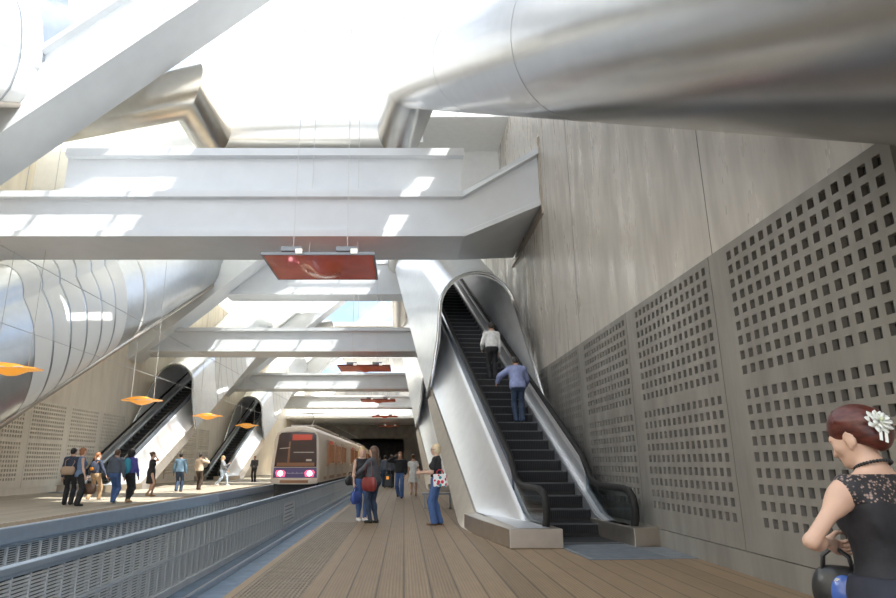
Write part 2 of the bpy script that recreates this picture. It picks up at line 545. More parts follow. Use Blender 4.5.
# glazed lantern roof
def lantern():
    m = MB()
    for i in range(11):
        x = -20 + i * 2.5
        m.box(x, x + .05, -12, 60, 20.25, 20.40)
    for i in range(46):
        y = -12 + i * 1.6
        m.box(-20, 6, y, y + .05, 20.25, 20.36)
    return m
struct(MB().box(-1.45, 6, -12, 16, 20.45, 20.8).build('ceiling_sun_blocker', M['whitewall']))  # unseen slab added to trim the sun patch on the nearest beam
wf = struct(lantern().build('window_frame', M['white']))
wn = struct(MB().box(-20, 6, -12, 60, 20.22, 20.24).build('window_1', M['glass']))
wf.parent = wn
# end of the hall: dark tunnel mouth
def endwall():
    m = MB()
    m.box(XL, -9.4, 104, 104.5, -1, 15.5); m.box(-.2, XW, 104, 104.5, 0, 15.5)
    m.box(-9.4, -.2, 104, 104.5, 5.0, 15.5)
    return m
struct(endwall().build('wall_end', M['tunnel']))
def tunnelm():
    m = MB()
    m.box(-9.6, -9.4, 104, 118, -1, 5.2); m.box(-.2, 0, 104, 118, -1, 5.2); m.box(-9.6, 0, 104, 118, 5, 5.2); m.box(-9.6, 0, 118, 118.3, -1, 5.2); m.box(-9.6, 0, 104, 118, -1.2, -1)
    return m
struct(tunnelm().build('wall_tunnel', M['darkconc']))

# ------------------------------------------------------------------ roof frames: tie beams and raking struts
def ibox(m, xs, y0, y1, z0, z1, lip=.16, t=.20, slant=0.0):
    """box girder with projecting flanges, run along X from xs[0] to xs[1]"""
    prof = [(y0 - lip, z0), (y1, z0), (y1, z1), (y0 - lip, z1), (y0 - lip, z1 - t), (y0, z1 - t - .03), (y0, z0 + t + .03), (y0 - lip, z0 + t)]
    a, b = xs
    m.loft([[(a, y, z) for y, z in prof], [(b - slant * (z1 - z), y, z) for y, z in prof]])
def arm_loft(m, x0, x1, y, dz):
    p0 = [(y - .1, 7.95), (y + 2.1, 7.95), (y + 2.1, 9.45), (y - .1, 9.45), (y - .16, 9.25), (y, 9.22), (y, 8.15), (y - .1, 8.11)]
    p1 = [(y - .1, 7.95 + dz), (y + 5.0, 7.95 + dz), (y + 5.0, 9.9 + dz), (y - .16, 9.9 + dz), (y - .16, 9.68 + dz), (y, 9.62 + dz), (y, 8.15 + dz), (y - .1, 8.11 + dz)]
    m.loft([[(x0, a, b) for a, b in p0], [(x1, a, b) for a, b in p1]])
beam_labels = ['huge white tie beam spanning the hall in the foreground, nearest the camera',
               'white tie beam spanning the hall, second from the camera, below the red panel',
               'white tie beam, third from the camera, above the front of the train',
               'white tie beam, fourth from the camera, over the train roof',
               'farthest white tie beam, small above the far end of train']
strut_labels = ['huge white raking strut rising across the upper left corner',
                'white raking strut rising behind the nearest tie beam towards the red panel',
                'white raking strut rising above the second tie beam', 'small white raking strut seen above the third tie beam',
                'farthest small white raking strut near the tunnel end']
for k in range(5):
    y = 17.8 + 20 * k
    b = thing('tie_beam', beam_labels[k], 'beam', (0, 0, 0), 0, 'tie beams across the hall')
    m = MB(); ibox(m, (XL, 1.8), y, y + 2.1, 7.95, 9.45)
    m.build('girder', M['beam'], b)
    m = MB(); arm_loft(m, 1.8, XW - .05, y, 1.05)
    m.build('end_arm', M['beam'], b)
    m = MB(); m.loft([[(XW - .06, y - .16, 8.7), (XW - .06, y - .16, 11.3), (XW - .06, y - .02, 11.3), (XW - .06, y + .05, 9.0), (XW - .06, y + 5.3, 8.85), (XW - .06, y + 5.3, 8.7)],
                      [(XW, y - .16, 8.7), (XW, y - .16, 11.3), (XW, y - .02, 11.3), (XW, y + .05, 9.0), (XW, y + 5.3, 8.85), (XW, y + 5.3, 8.7)]])
    m.build('end_plate', M['steelb'], b)
    # raking strut
    s = thing('raking_strut', strut_labels[k], 'strut', (0, 0, 0), 0, 'raking struts of the roof')
    sl = .85; Lh = math.hypot(1, sl); nx, nz = -sl / Lh, 1 / Lh
    def pt(x, off): return (x + nx * off, 10.65 + (x + 12.6) * sl + nz * off)
    xa, xb = (XL + .1 , -1.4)
    prof = [(-.1, 0), (1.75, 0), (1.75, 1.85), (-.1, 1.85), (-.1, 1.70), (.12, 1.66), (.12, 1.30), (-.1, 1.26)]
    yy = y - .85
    loops = []
    for x in (xa, xb):
        loops.append([(pt(x, o)[0], yy + dy, pt(x, o)[1]) for dy, o in prof])
    MB().loft(loops).build('girder', M['beam'], s)
# upper girders
u0 = thing('upper_girder', 'white girder lying on top of the nearest tie beam', 'beam', group='upper girders')
m = MB(); ibox(m, (-10.9, 1.95), 18.3, 19.6, 9.47, 11.15, .2, .26, .13); m.build('girder', M['beam'], u0)
u1 = thing('upper_girder', 'white girder high behind the red panel, above the second tie beam', 'beam', group='upper girders')
m = MB(); ibox(m, (-11.5, 1.6), 38.4, 40.0, 11.75, 14.0, .12, .18, .1); m.build('girder', M['beam'], u1)

# bullnose rim of the roof opening and the inclined duct it turns into
def sweep(name, path, r, label=None, m=None, n=40):
    mm = MB(); mm.tube(path, r, n)
    return mm.build(name, m or M['tube'], smooth=True, auto=38)
RZ = 13.95
ins = thing('round_duct', 'huge round brushed steel duct sloping across the upper right corner', 'duct')
mm = MB()
E1 = Vector((.35, 18.3, 13.85)); B_ = Vector((3.15, 2.0, 3.62))
dd = (B_ - E1).normalized()
mm.tube([(-.2, 22.2, RZ), E1, B_, B_ + dd * .6], [.88, .98, 1.12, 1.12], 56)
duct = mm.build('duct_shell', M['duct'], ins, smooth=True, auto=38)
M['seam'] = mat('seam_steel', (.45, .46, .47), .4, 1.0)  # metal of the thin rings round the duct
for t in (.45, .72):
    c = E1.lerp(B_, t); rr = .98 + .14 * t
    MB().tube([c - dd * .006, c + dd * .006], rr + .003, 56).build('seam_ring', M['seam'], ins, smooth=True, auto=38)
for k in range(3):
    dy = 20 * k
    rim = thing('opening_rim', ['round silver rim of the nearest roof opening, above the tie beam', 'round silver rim of the second roof opening', 'round silver rim of the third roof opening'][k], 'rim', group='roof opening rims')
    mm = MB()
    far = [(-15.9, 21.9 + dy, RZ), (-7.6, 19.3 + dy, RZ), (-7.6, 22.6 + dy, RZ), (-.2, 22.6 + dy, RZ)]
    if k: far += [(-.2, 4.5 + dy, RZ)]
    else: far[-1] = (-.2, 22.6, RZ)
    mm.tube(far, .86, 40)
    mm.build('rim_tube', M['rimtube'] if 'rimtube' in M else M['tube'], rim, smooth=True, auto=38)
# ------------------------------------------------------------------ escalators
T30 = math.tan(R_(30))
SHX = .22
SHELL = [(-1.86, -1.25), (-1.66, -.35), (-1.52, .55), (-1.44, 1.62)] + \
        [(-.16 + 1.28 * math.cos(a), 1.62 + 1.28 * math.sin(a)) for a in [math.pi * (1 - i / 16) for i in range(1, 16)]] + \
        [(1.12, 1.62), (1.13, .6), (1.13, -.4), (1.13, -1.25)]
SHELL = [(x + SHX, z) for x, z in SHELL]
def catmull(P, n):
    out = []
    for i in range(len(P) - 1):
        p0, p1, p2, p3 = P[max(0, i - 1)], P[i], P[i + 1], P[min(len(P) - 1, i + 2)]
        for k in range(n):
            t = k / n
            out.append(tuple(.5 * (2 * b + (c - a) * t + (2 * a - 5 * b + 4 * c - d) * t * t + (3 * b - a - 3 * c + d) * t ** 3) for a, b, c, d in zip(p0, p1, p2, p3)))
    return out
SHELL_L = catmull([(-1.55, -2.55), (-1.86, -2.0), (-2.0, -1.2), (-1.95, -.3), (-1.72, .7), SHELL[3]], 5) + SHELL[3:]
def zs(y): return max(0.0, y) * T30
def shell_front(p):
    x, z = p
    return 8.0 if x < 0.4 else 8.0 - max(0, min(1.0, (1.9 - z) / 2.6)) * 3.4
def esc_shell(mx, y1, y0=None, SHELL=SHELL):
    """rounded steel shell of an escalator following its slope"""
    m = MB()
    inner = []
    cx, cz = -.16, .9
    for (x, z) in SHELL:
        v = Vector((cx - x, cz - z)).normalized() * .09
        inner.append((x + v.x, z + v.y))
    ofs = []
    for i, p in enumerate(SHELL):
        f = shell_front(p) if y0 is None else y0
        ofs.append(f)
    n = len(SHELL)
    ring_of = [(mx * SHELL[i][0], ofs[i], SHELL[i][1] + ofs[i] * T30) for i in range(n)]
    ring_ob = [(mx * SHELL[i][0], y1, SHELL[i][1] + y1 * T30) for i in range(n)]
    ring_if = [(mx * inner[i][0], ofs[i], inner[i][1] + ofs[i] * T30) for i in range(n)]
    ring_ib = [(mx * inner[i][0], y1, inner[i][1] + y1 * T30) for i in range(n)]
    V = ring_of + ring_ob + ring_if + ring_ib
    Fc = []; mi = []
    for i in range(n - 1):
        Fc.append((i, i + 1, n + i + 1, n + i)); mi.append(0)
        Fc.append((2 * n + i, 3 * n + i, 3 * n + i + 1, 2 * n + i + 1)); mi.append(1)
        Fc.append((i, 2 * n + i, 2 * n + i + 1, i + 1)); mi.append(2)
        Fc.append((n + i, n + i + 1, 3 * n + i + 1, 3 * n + i)); mi.append(0)
    # bottom
    Fc.append((0, n, 2 * n - 1, n - 1)); mi.append(0)
    m.v = V; m.f = Fc; m.mi = mi
    return m, ring_of
def reflection_strips(mx, y0, w, gap, count, SHELL=SHELL):  # pale bands laid where the skylight reflects on the shell
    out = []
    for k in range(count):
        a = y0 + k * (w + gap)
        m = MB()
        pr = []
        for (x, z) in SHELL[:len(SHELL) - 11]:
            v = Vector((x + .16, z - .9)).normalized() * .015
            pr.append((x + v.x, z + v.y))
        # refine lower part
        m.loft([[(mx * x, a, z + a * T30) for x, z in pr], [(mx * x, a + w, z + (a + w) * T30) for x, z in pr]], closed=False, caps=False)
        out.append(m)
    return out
M['strip'] = mat('pale_painted_reflection', (.90, .90, .87), .35, .0)  # skylight reflection on the curved steel, put in as pale colour

def handrail_path(x, top):
    P = [(-.55, .20), (-.80, .17), (-1.0, .24), (-1.10, .42), (-1.12, .60), (-1.06, .76), (-.92, .86), (-.7, .89), (-.1, .895), (.30, .90), (.55, .94), (.80, 1.03)]
    o = [(x, y, z) for y, z in P]
    y = 1.2
    while y < top:
        o.append((x, y, 1.0 + (y - .37) * T30)); y += 1.6
    o.append((x, top, .87 + (top - .52) * T30))
    return o

def build_escalator(label, loc, rz, mx, group, nsteps=44, top=18.0, lower=True):
    e = thing('escalator', label, 'escalator', loc, rz, group)
    # shell
    m, ring = esc_shell(mx, top + 6)
    m.build('tube_shell', [M['tube'], M['shellin'], M['rim']], e, smooth=True, auto=50)
    rim = [Vector(p) for p in ring]
    MB().tube(rim, .055, 8).build('portal_rim', M['rim'], e, smooth=True)
    MB().box(mx * -.10, mx * .30, 14.0, 20.0, 0, .05).build('tube_fill_glow', M['tubefill'], e).matrix_local = Matrix.Translation((0, 0, 14 * T30 + 2.62)) @ Matrix.Translation((0, 14, 0)) @ Matrix.Rotation(R_(30), 4, 'X') @ Matrix.Translation((0, -14, 0))  # glow strip added to lighten the tube interior, no known fitting
    # steps
    tread = .40; rise = tread * T30
    base = None
    for i in range(nsteps):
        m = MB()
        y = -1.0 + .4 * i
        z0 = zs(y) if y >= 0 else 0.0
        st = MB()
        zt = max(0.0, (y + tread) * T30 * (1 if y >= 0 else 0))
        if base is None or i == 3:
            if i < 3:
                st.box(-.62, .62, 0, tread - .005, -.03, .0, 0)
            else:
                st.box(-.62, .62, 0, tread - .01, rise - .03, rise, 0)
                for q in range(31):
                    x = -.61 + q * .04
                    st.box(x, x + .018, -.012, .0, .0, rise - .02, 0)
                st.box(-.62, .62, 0, .02, 0, rise - .03, 0)
                st.box(-.62, .62, -.014, .03, rise - .022, rise + .004, 1)
            o = st.build('step', [M['stepdark'], M['stepedge']], e)
            base = o
        else:
            o = base.copy(); COL.objects.link(o); o.parent = e
        yy = y
        o.location = (0, yy, 0.01 if i < 3 else max(0, (yy - .2)) * T30)
    # pan under the steps
    MB().loft([[(-.6, 0, -.12), (.6, 0, -.12), (.6, 0, -.04), (-.6, 0, -.04)], [(-.6, top, top * T30 - .45), (.6, top, top * T30 - .45), (.6, top, top * T30 - .36), (-.6, top, top * T30 - .36)]]).build('under_pan', M['rubber'], e)
    for s in (-1, 1):
        # skirt
        x = s * .645
        m = MB()
        def band(xa, xb, lo, hi, y0, y1):
            ys = [y0, 0.0, .4, .8, y1]
            m.loft([[(xa, y, zs(y - .2) + lo), (xb, y, zs(y - .2) + lo), (xb, y, zs(y - .2) + hi), (xa, y, zs(y - .2) + hi)] for y in ys])
        band(x - .012, x + .012, -.15, .26, -1.0, top)
        m.build('skirt', M['rubber'] if s * mx < 0 else M['frame'], e)
        m = MB(); band(s * .66, s * .77, .26, .30, -.9, top); band(s * .66, s * .77, .10, .26, .4, top)
        m.build('inner_deck', M['satin'], e)
        # balustrade panel: steel on the incline, glass at the newel
        m = MB()
        ys = [1.05, top]
        m.loft([[(s * .73, y, zs(y - .2) + .30), (s * .78, y, zs(y - .2) + .30), (s * .78, y, .85 + (y - .52) * T30), (s * .73, y, .85 + (y - .52) * T30)] for y in ys])
        m.build('balustrade', M['bluesteel'] if s * mx < 0 else M['satin'], e)
        m = MB()
        up = [(-.55, .20), (-.80, .21), (-.98, .30), (-1.06, .42), (-1.08, .60), (-1.02, .74), (-.9, .82), (-.7, .85), (-.1, .855), (.30, .86), (.55, .90), (.80, .99), (1.05, .85 + .53 * T30), (1.05, zs(.85) + .30), (.8, zs(.6) + .30), (.4, .42), (.1, .30), (-.55, .28)]
        m.loft([[(s * .742, y, z) for y, z in up], [(s * .762, y, z) for y, z in up]])
        m.build('newel_glass', M['bglass'], e)
        m = MB(); 
        path = handrail_path(s * .76, top)
        # oval handrail
        m.tube(path, .062, 10)
        m.build('handrail', M['rubber'], e, smooth=True)
    # wall-side flat capping
    w = mx
    m = MB()
    m.loft([[(w * .77, y, max(.28, zs(y - .2) + .30)), (w * .81, y, .80 + max(0, (y - .37)) * T30 * (1 if y > .37 else 0)), (w * .86, y, .76 + max(0, (y - .37)) * T30), (w * 1.16, y, max(.28, zs(y) - .55)), (w * 1.16, y, max(0, zs(y) - 1.2))] for y in (1.0, 1.6, 2.6, 4, 6, top)], closed=False, caps=False)
    m.build('wall_side_panel', M['satin'], e, smooth=False)
    # hall-side cladding (concave) and lower edge
    prof = [(-.785, .42), (-.82, .40), (-.85, .30), (-.91, .06), (-.98, -.20), (-1.10, -.48), (-1.22, -.72), (-1.30, -.82)]
    ysl = [-1.3, .0, .30, .6, 1.0, 1.4, 1.8, 2.2, 2.6, 3.2, 4, 5, 6, 7, 8.02]
    m = MB(); loops = []
    for y in ysl:
        lp = []
        for (x, z) in prof:
            zz = z + (y - .37) * T30 + .05
            fl = .305
            wd = min(1, max(0, (y - 2.5) / 5.5)) * max(0, (-x - .9)) / .4 * .19
            lp.append((mx * (x - wd), y, max(fl, zz)))
        loops.append(lp)
    m.loft(loops + [[(mx * (x - max(0, (-x - .9)) / .4 * .19), 11, z + (11 - .37) * T30 + .05) for x, z in prof]], closed=False, caps=False)
    m.build('side_cladding', M['satin'], e, smooth=True, auto=45)
    m = MB(); loops = []
    for y in ysl[4:]:
        b = (y - .37) * T30 + .05; wd = min(1, max(0, (y - 2.5) / 5.5)) * .19
        r = (-1.30 - wd, max(.30, b - .82)); q = (-1.64, max(.0, b - 1.28))
        r2 = (-1.27 - wd, max(.24, b - .90))
        loops.append([(mx * r2[0], y, r2[1]), (mx * r[0], y, r[1]), (mx * (-1.35 - wd), y, r[1] + .0), (mx * q[0], y, q[1]), (mx * (q[0] + .3), y, max(0, q[1] - .02))])
    m.loft(loops, closed=False, caps=False)
    m.build('lower_edge', M['steelb'], e, smooth=True, auto=40)
    m = MB(); m.loft([[(mx * -1.60, y, max(.02, (y - .37) * T30 - 1.22)), (mx * 1.12, y, max(.02, (y - .37) * T30 - 1.22))] for y in (1.0, 2.45, 8.1)], closed=False, caps=False)
    m.build('underside', M['steelb'], e)
    # plinth blocks
    m = MB(); m.prism([(mx * -1.64, 1.18), (mx * -1.62, 1.9), (mx * -.60, 1.9), (mx * -.60, -1.42), (mx * -1.46, -1.36)], 'z', 0, .30)
    m.build('plinth', M['steelb'], e, bevel=.015)
    m = MB(); m.prism([(mx * .60, 2.2), (mx * .60, -1.35), (mx * 1.14, -1.25), (mx * 1.14, 2.2)], 'z', 0, .30)
    m.build('plinth', M['steelb'], e, bevel=.015)
    m = MB(); m.box(-.62, .62, -2.6, -.9, 0, .012).box(mx * .62, mx * 1.05, -2.6, -1.35, 0, .011)
    for i in range(26):
        m.box(-.56, .56, -2.55 + i * .06, -2.53 + i * .06, .012, .017)
    m.build('landing_plate', M['landing'], e)
    MB().box(-.56, .56, -1.02, -.86, .012, .03).build('comb_plate', M['stepedge'], e)
    return e
M['tubefill'] = mat('tube_fill_emitter', (1, 1, 1), .3, emit=(1, .97, .92), estr=6)  # emitter for the added fill inside the tubes
M['landing'] = mat('grey_landing_plate', (.25, .28, .31), .42, .4, noise=.12, nscale=5)

ROT = R_(4.6)
EX, EY = 3.03, 12.0
esc1 = build_escalator('steel escalator on the right with two riders, rising into a round tube', (EX, EY, 0), ROT, 1, 'escalators on the right platform')
esc2 = build_escalator('second steel escalator farther along the right platform, mostly hidden behind the first', (EX, EY + 20, 0), ROT, 1, 'escalators on the right platform')
escL = build_escalator('left escalator behind the walking couple, rising into round portal', (-15.42, 32, 0), -ROT, -1, 'escalators on the left platform')
escL2 = copy_tree(escL); escL2.location.y = 52; escL2['label'] = 'farther left escalator near the train, rising into its round portal'
# tubes of the escalators behind the picture edge, overhead on the left
def left_tube(label, y, strips):
    t = thing('escalator_tube', label, 'escalator tube', (-15.42, y, 0), -ROT, 'overhead tubes on the left')
    m, ring = esc_shell(-1, 27, 6.0, SHELL_L)
    MB().tube([(1.58, 6, -2.55 + 6 * T30), (1.58, 27, -2.55 + 27 * T30)], .10, 8).build('lower_trim', M['steelb'], t, smooth=True)
    m.build('tube_shell', [M['tubeL'], M['shellin'], M['rim']], t, smooth=True, auto=50)
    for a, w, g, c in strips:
        for s in reflection_strips(-1, a, w, g, c, SHELL_L): s.build('painted_reflection', M['strip'], t, smooth=True)
    return t
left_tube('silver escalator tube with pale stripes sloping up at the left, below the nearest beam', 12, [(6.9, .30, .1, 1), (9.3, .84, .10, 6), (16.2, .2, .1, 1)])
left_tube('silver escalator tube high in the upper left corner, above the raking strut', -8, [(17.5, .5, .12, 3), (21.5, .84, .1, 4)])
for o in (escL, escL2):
    for s in reflection_strips(-1, 11.5, .84, .10, 6): s.build('painted_reflection', M['strip'], o, smooth=True)
# ------------------------------------------------------------------ track barrier
fx = -4.30
bar = thing('track_barrier', 'grey louvred metal barrier running between the tracks, in the left foreground', 'barrier', (fx, 0, -1.0))
FB0, FB1 = 3.5, 84.0
m = MB(); m.box(-.07, .07, FB0, FB1, 1.16, 1.235); m.box(-.10, .05, FB0, FB1, 1.11, 1.16); m.build('top_rail', M['railblue'], bar, bevel=.012)
MB().box(-.05, .07, FB0, FB1, .0, .13).build('bottom_rail', M['fence'], bar, bevel=.01)
MB().box(-.02, .05, FB0, FB1, .60, .64).build('middle_rail', M['fence'], bar)
MB().box(-.045, -.035, FB0, FB1, .1, 1.12).build('mesh_backing', M['fenceback'], bar)
pitch = .36
def louvre():
    m = MB()
    for z0 in (.14, .65):
        for i in range(11):
            z = z0 + i * .0415
            m.box(.018, .03, .012, pitch - .012, z, z + .026)
    return m
lv = None; ps = None
nb = 96
for i in range(nb):
    y = FB0 + 2.0 + i * pitch
    if lv is None:
        lv = louvre().build('louvre_panel', M['slat'], bar, normals=False); lv.location = (0, y, 0)
        ps = MB().box(-.03, .040, -.012, .012, .1, 1.12).build('post', M['fence'], bar); ps.location = (0, y, 0)
    else:
        for src in (lv, ps):
            c = src.copy(); COL.objects.link(c); c.parent = bar; c.location = (0, y, 0)
m = MB(); yy = FB0 + 2.0 + nb * pitch
while yy < FB1:
    for z0 in (.14, .65):
        for i in range(6):
            m.box(-.01, .028, yy + .02, yy + pitch - .02, z0 + i * .08, z0 + i * .08 + .045)
    m.box(-.03, .052, yy - .018, yy + .018, .1, 1.12)
    yy += pitch
tag(m.build('far_louvre_panels', M['slat'], bar), kind='stuff')
nb_ = thing('notice_board', 'white notice sheet fixed on the grey track barrier in front of the train', 'sign', (fx + .06, 22.9, -.80))
MB().box(0, .02, 0, 2.4, 0, .74).build('sheet', M['white'], nb_)
M['ink'] = mat('pale_grey_print', (.45, .46, .47), .6)
m = MB()
for i in range(5): m.box(.02, .024, .25, 2.1 - .25 * (i % 3), .10 + i * .125, .14 + i * .125)
m.build('printed_lines', M['ink'], nb_)
# rails of the near track
for x in (-3.75, -2.45):
    tag(MB().box(x - .035, x + .035, 3, 90, -1, -.9).build('rail', M['steel']), 'steel rail in the near trackbed, ' + ('beside the barrier' if x < -3 else 'below the near platform edge'), 'rail', 'rails in the trackbed')

# ------------------------------------------------------------------ train
TR = dict(cream=mat('cream_train_paint', (.72, .60, .47), .35, noise=.03), purple=mat('violet_front_band', (.13, .09, .22), .3),
          orange=mat('orange_trim', (.45, .20, .08), .4), glass=mat('dark_train_glass', (.075, .035, .022), .10, coat=.4), sglass=mat('warm_lit_side_window', (.20, .09, .05), .15, emit=(1, .42, .18), estr=.10), red=mat('red_destination_display', (.30, .05, .03), .4, emit=(1, .12, .05), estr=.25),
          lamp=mat('lit_headlamp', (1, .8, .8), .3, emit=(1, .50, .55), estr=9), lampring=mat('pink_lamp_glass', (.8, .15, .22), .3, emit=(1, .1, .22), estr=1.2),
          skirt=mat('dark_underframe', (.05, .045, .04), .7), roof=mat('tan_train_roof', (.50, .43, .36), .5, noise=.1), seat=mat('warm_cab_interior', (.35, .15, .07), .6),
          door=mat('cream_train_door', (.66, .53, .42), .4), text=mat('silver_script', (.55, .5, .6), .3))
train = thing('train', 'cream commuter train with red lit headlights and dark windscreen arriving', 'train', (-5.82, 34.4, 0))
HWT = 1.33
def sect(y, top=3.32, inset=0.0, z0=.32):
    w = HWT - inset
    return [(-w, y, z0), (-w - .02, y, 1.1), (-w + .03, y, 2.55), (-w + .18, y, 2.95), (-w + .55, y, top - .08), (-.3, y, top), (.3, y, top), (w - .55, y, top - .08), (w - .18, y, 2.95), (w - .03, y, 2.55), (w + .02, y, 1.1), (w, y, z0)]
def car(y0, y1, nose):
    m = MB(); loops = []
    if nose:
        def nosel(dy, ins, top):
            L = sect(y0, top, ins); 
            return [(x, y0 + dy + max(0, (z - 1.15)) * .24, z) for x, y, z in L]
        loops.append(nosel(0, .12, 3.10)); loops.append(nosel(.12, .03, 3.24)); loops.append(nosel(.5, 0, 3.32)); loops.append([(x, y0 + 1.4, z) for x, y, z in sect(0)])
    else:
        loops.append(sect(y0, 3.28, .05)); loops.append(sect(y0 + .1))
    loops.append(sect(y1 - .1)); loops.append(sect(y1, 3.28, .05))
    return m.loft(loops)
CL = 16.0
for c in range(3):
    y0 = c * (CL + .35); 
    body = car(y0, y0 + CL, c == 0).build('car_body', TR['cream'], train, smooth=True, auto=30)
    MB().box(-1.2, 1.2, y0 + .45, y0 + CL - .2, -.45, .34).build('underframe', TR['skirt'], body)
    MB().box(-.75, .75, y0 + 2.2, y0 + CL - 1, 3.27, 3.46).build('roof_unit', TR['roof'], body, bevel=.06)
    for wy in (2.2, 4.0, CL - 4, CL - 2.2):
        mm = MB()
        for sx in (-1, 1):
            mm.tube([(sx * .72, y0 + wy, -.55), (sx * .86, y0 + wy, -.55)], .38, 16)
        mm.tube([(-.8, y0 + wy, -.55), (.8, y0 + wy, -.55)], .06, 8)
        mm.build('wheelset', TR['skirt'], body)
    for side in (1, -1):
        X = side * (HWT + .012)
        MB().box(X - .012, X + .012, y0 + 1.6, y0 + CL - .4, .42, .60).build('side_stripe', TR['orange'], body)
        for dy in (2.6, 6.9, 11.2):
            d = MB().box(X - .02, X + .02, y0 + dy, y0 + dy + 1.5, .42, 2.62).build('door', TR['door'], body)
            MB().box(X - .03, X + .03, y0 + dy + .16, y0 + dy + .66, 1.2, 2.45).box(X - .03, X + .03, y0 + dy + .84, y0 + dy + 1.34, 1.2, 2.45).build('door_glass', TR['sglass'], d)
        for wy, ww in ((4.4, 2.2), (8.7, 2.2), (13.0, 2.0)):
            MB().box(X - .022, X + .022, y0 + wy, y0 + wy + ww, 1.35, 2.42).build('side_window', TR['sglass'], body)
        MB().box(X - .02, X + .02, y0 + 4.45, y0 + 5.9, 2.46, 2.62).build('side_display', TR['red'], body)
# front
nose = lambda x, z, o=0: (x, max(0, (z - 1.15)) * .24 - o, z)
def plate(pts, o, t, m_, name):
    a = [nose(x, z, o) for x, z in pts]; b = [nose(x, z, o - t) for x, z in pts]
    return MB().loft([a, b]).build(name, m_, train)
ws = plate([(-1.13, 1.12), (-1.12, 1.5), (-1.02, 2.80), (-.9, 2.93), (0, 2.99), (.9, 2.93), (1.02, 2.80), (1.12, 1.5), (1.13, 1.12)], .012, .03, TR['glass'], 'windscreen')
plate([(-.28, 2.52), (.80, 2.54), (.80, 2.84), (-.28, 2.84)], .03, .03, TR['red'], 'destination_display')
plate([(-1.02, 1.16), (1.02, 1.16), (1.0, 1.34), (-1.0, 1.34)], .022, .02, TR['seat'], 'dashboard')
plate([(-.46, 1.35), (-.34, 1.35), (-.36, 2.45), (-.44, 2.45)], .022, .02, TR['seat'], 'windscreen_pillar')
plate([(-.92, 2.06), (-.36, 2.10), (-.36, 2.14), (-.92, 2.10)], .024, .02, TR['cream'], 'grab_rail')
plate([(-.16, 1.86), (.95, 1.86), (.95, 1.90), (-.16, 1.90)], .024, .02, TR['cream'], 'grab_rail')
plate([(.55, 1.42), (.85, 1.42), (.85, 1.52), (.55, 1.52)], .026, .02, TR['cream'], 'cab_label')
plate([(-1.17, .56), (-1.14, 1.08), (1.14, 1.08), (1.17, .56)], .02, .03, TR['purple'], 'front_band')
for sx in (-1, 1):
    plate([(sx * .55, .62), (sx * .50, .84), (sx * .62, .95), (sx * .98, .95), (sx * 1.05, .84), (sx * .98, .62)], .035, .03, TR['lampring'], 'lamp_surround')
    mm = MB(); mm.tube([(sx * .78, -.055, .78), (sx * .78, -.03, .78)], .13, 20); mm.build('headlight', TR['lamp'], train)
mm = MB()
for i in range(11):   # swash of script-like lettering on the band, too small to read in the photo
    x = -.42 + i * .08
    mm.tube([(x, -.045, .76), (x + .03, -.045, .84 - .02 * (i % 3)), (x + .05, -.045, .77), (x + .09, -.045, .80 + .02 * (i % 2))], .011, 5)
mm.build('script_lettering', TR['text'], train)
mm = MB(); mm.loft([[(-1.2, -.16, .26), (-.8, -.28, .22), (.8, -.28, .22), (1.2, -.16, .26), (1.2, .3, .26), (-1.2, .3, .26)], [(-1.25, -.13, .52), (-.85, -.22, .52), (.85, -.22, .52), (1.25, -.13, .52), (1.2, .3, .52), (-1.2, .3, .52)]])
mm.build('bumper', TR['cream'], train, bevel=.03)
plate([(-.75, .30), (.75, .30), (.75, .44), (-.75, .44)], .275, .02, TR['orange'], 'coupler_cover')
mm = MB(); mm.box(-1.1, 1.1, .0, .6, -.62, .28); mm.build('skirt', TR['skirt'], train)
mm = MB()
mm.tube([(0, 5.2, 3.46), (0, 6.6, 4.05), (0, 5.5, 4.36)], .035, 6); mm.tube([(-.8, 5.5, 4.36), (.8, 5.5, 4.36)], .035, 6); mm.tube([(-.3, 5.0, 3.46), (.3, 5.0, 3.46)], .05, 6)
mm.build('pantograph', TR['roof'], train)

# overhead wires along the tracks
for x, z, l in ((-6.0, 4.45, 'thin overhead contact wire above the train, nearer of the two'), (-9.3, 4.45, 'thin overhead wire crossing the left platform towards the train')):
    tag(MB().tube([(x, 2, z), (x, 118.1, z)], .008, 6).build('overhead_wire', M['cable']), l, 'wire', 'overhead wires')

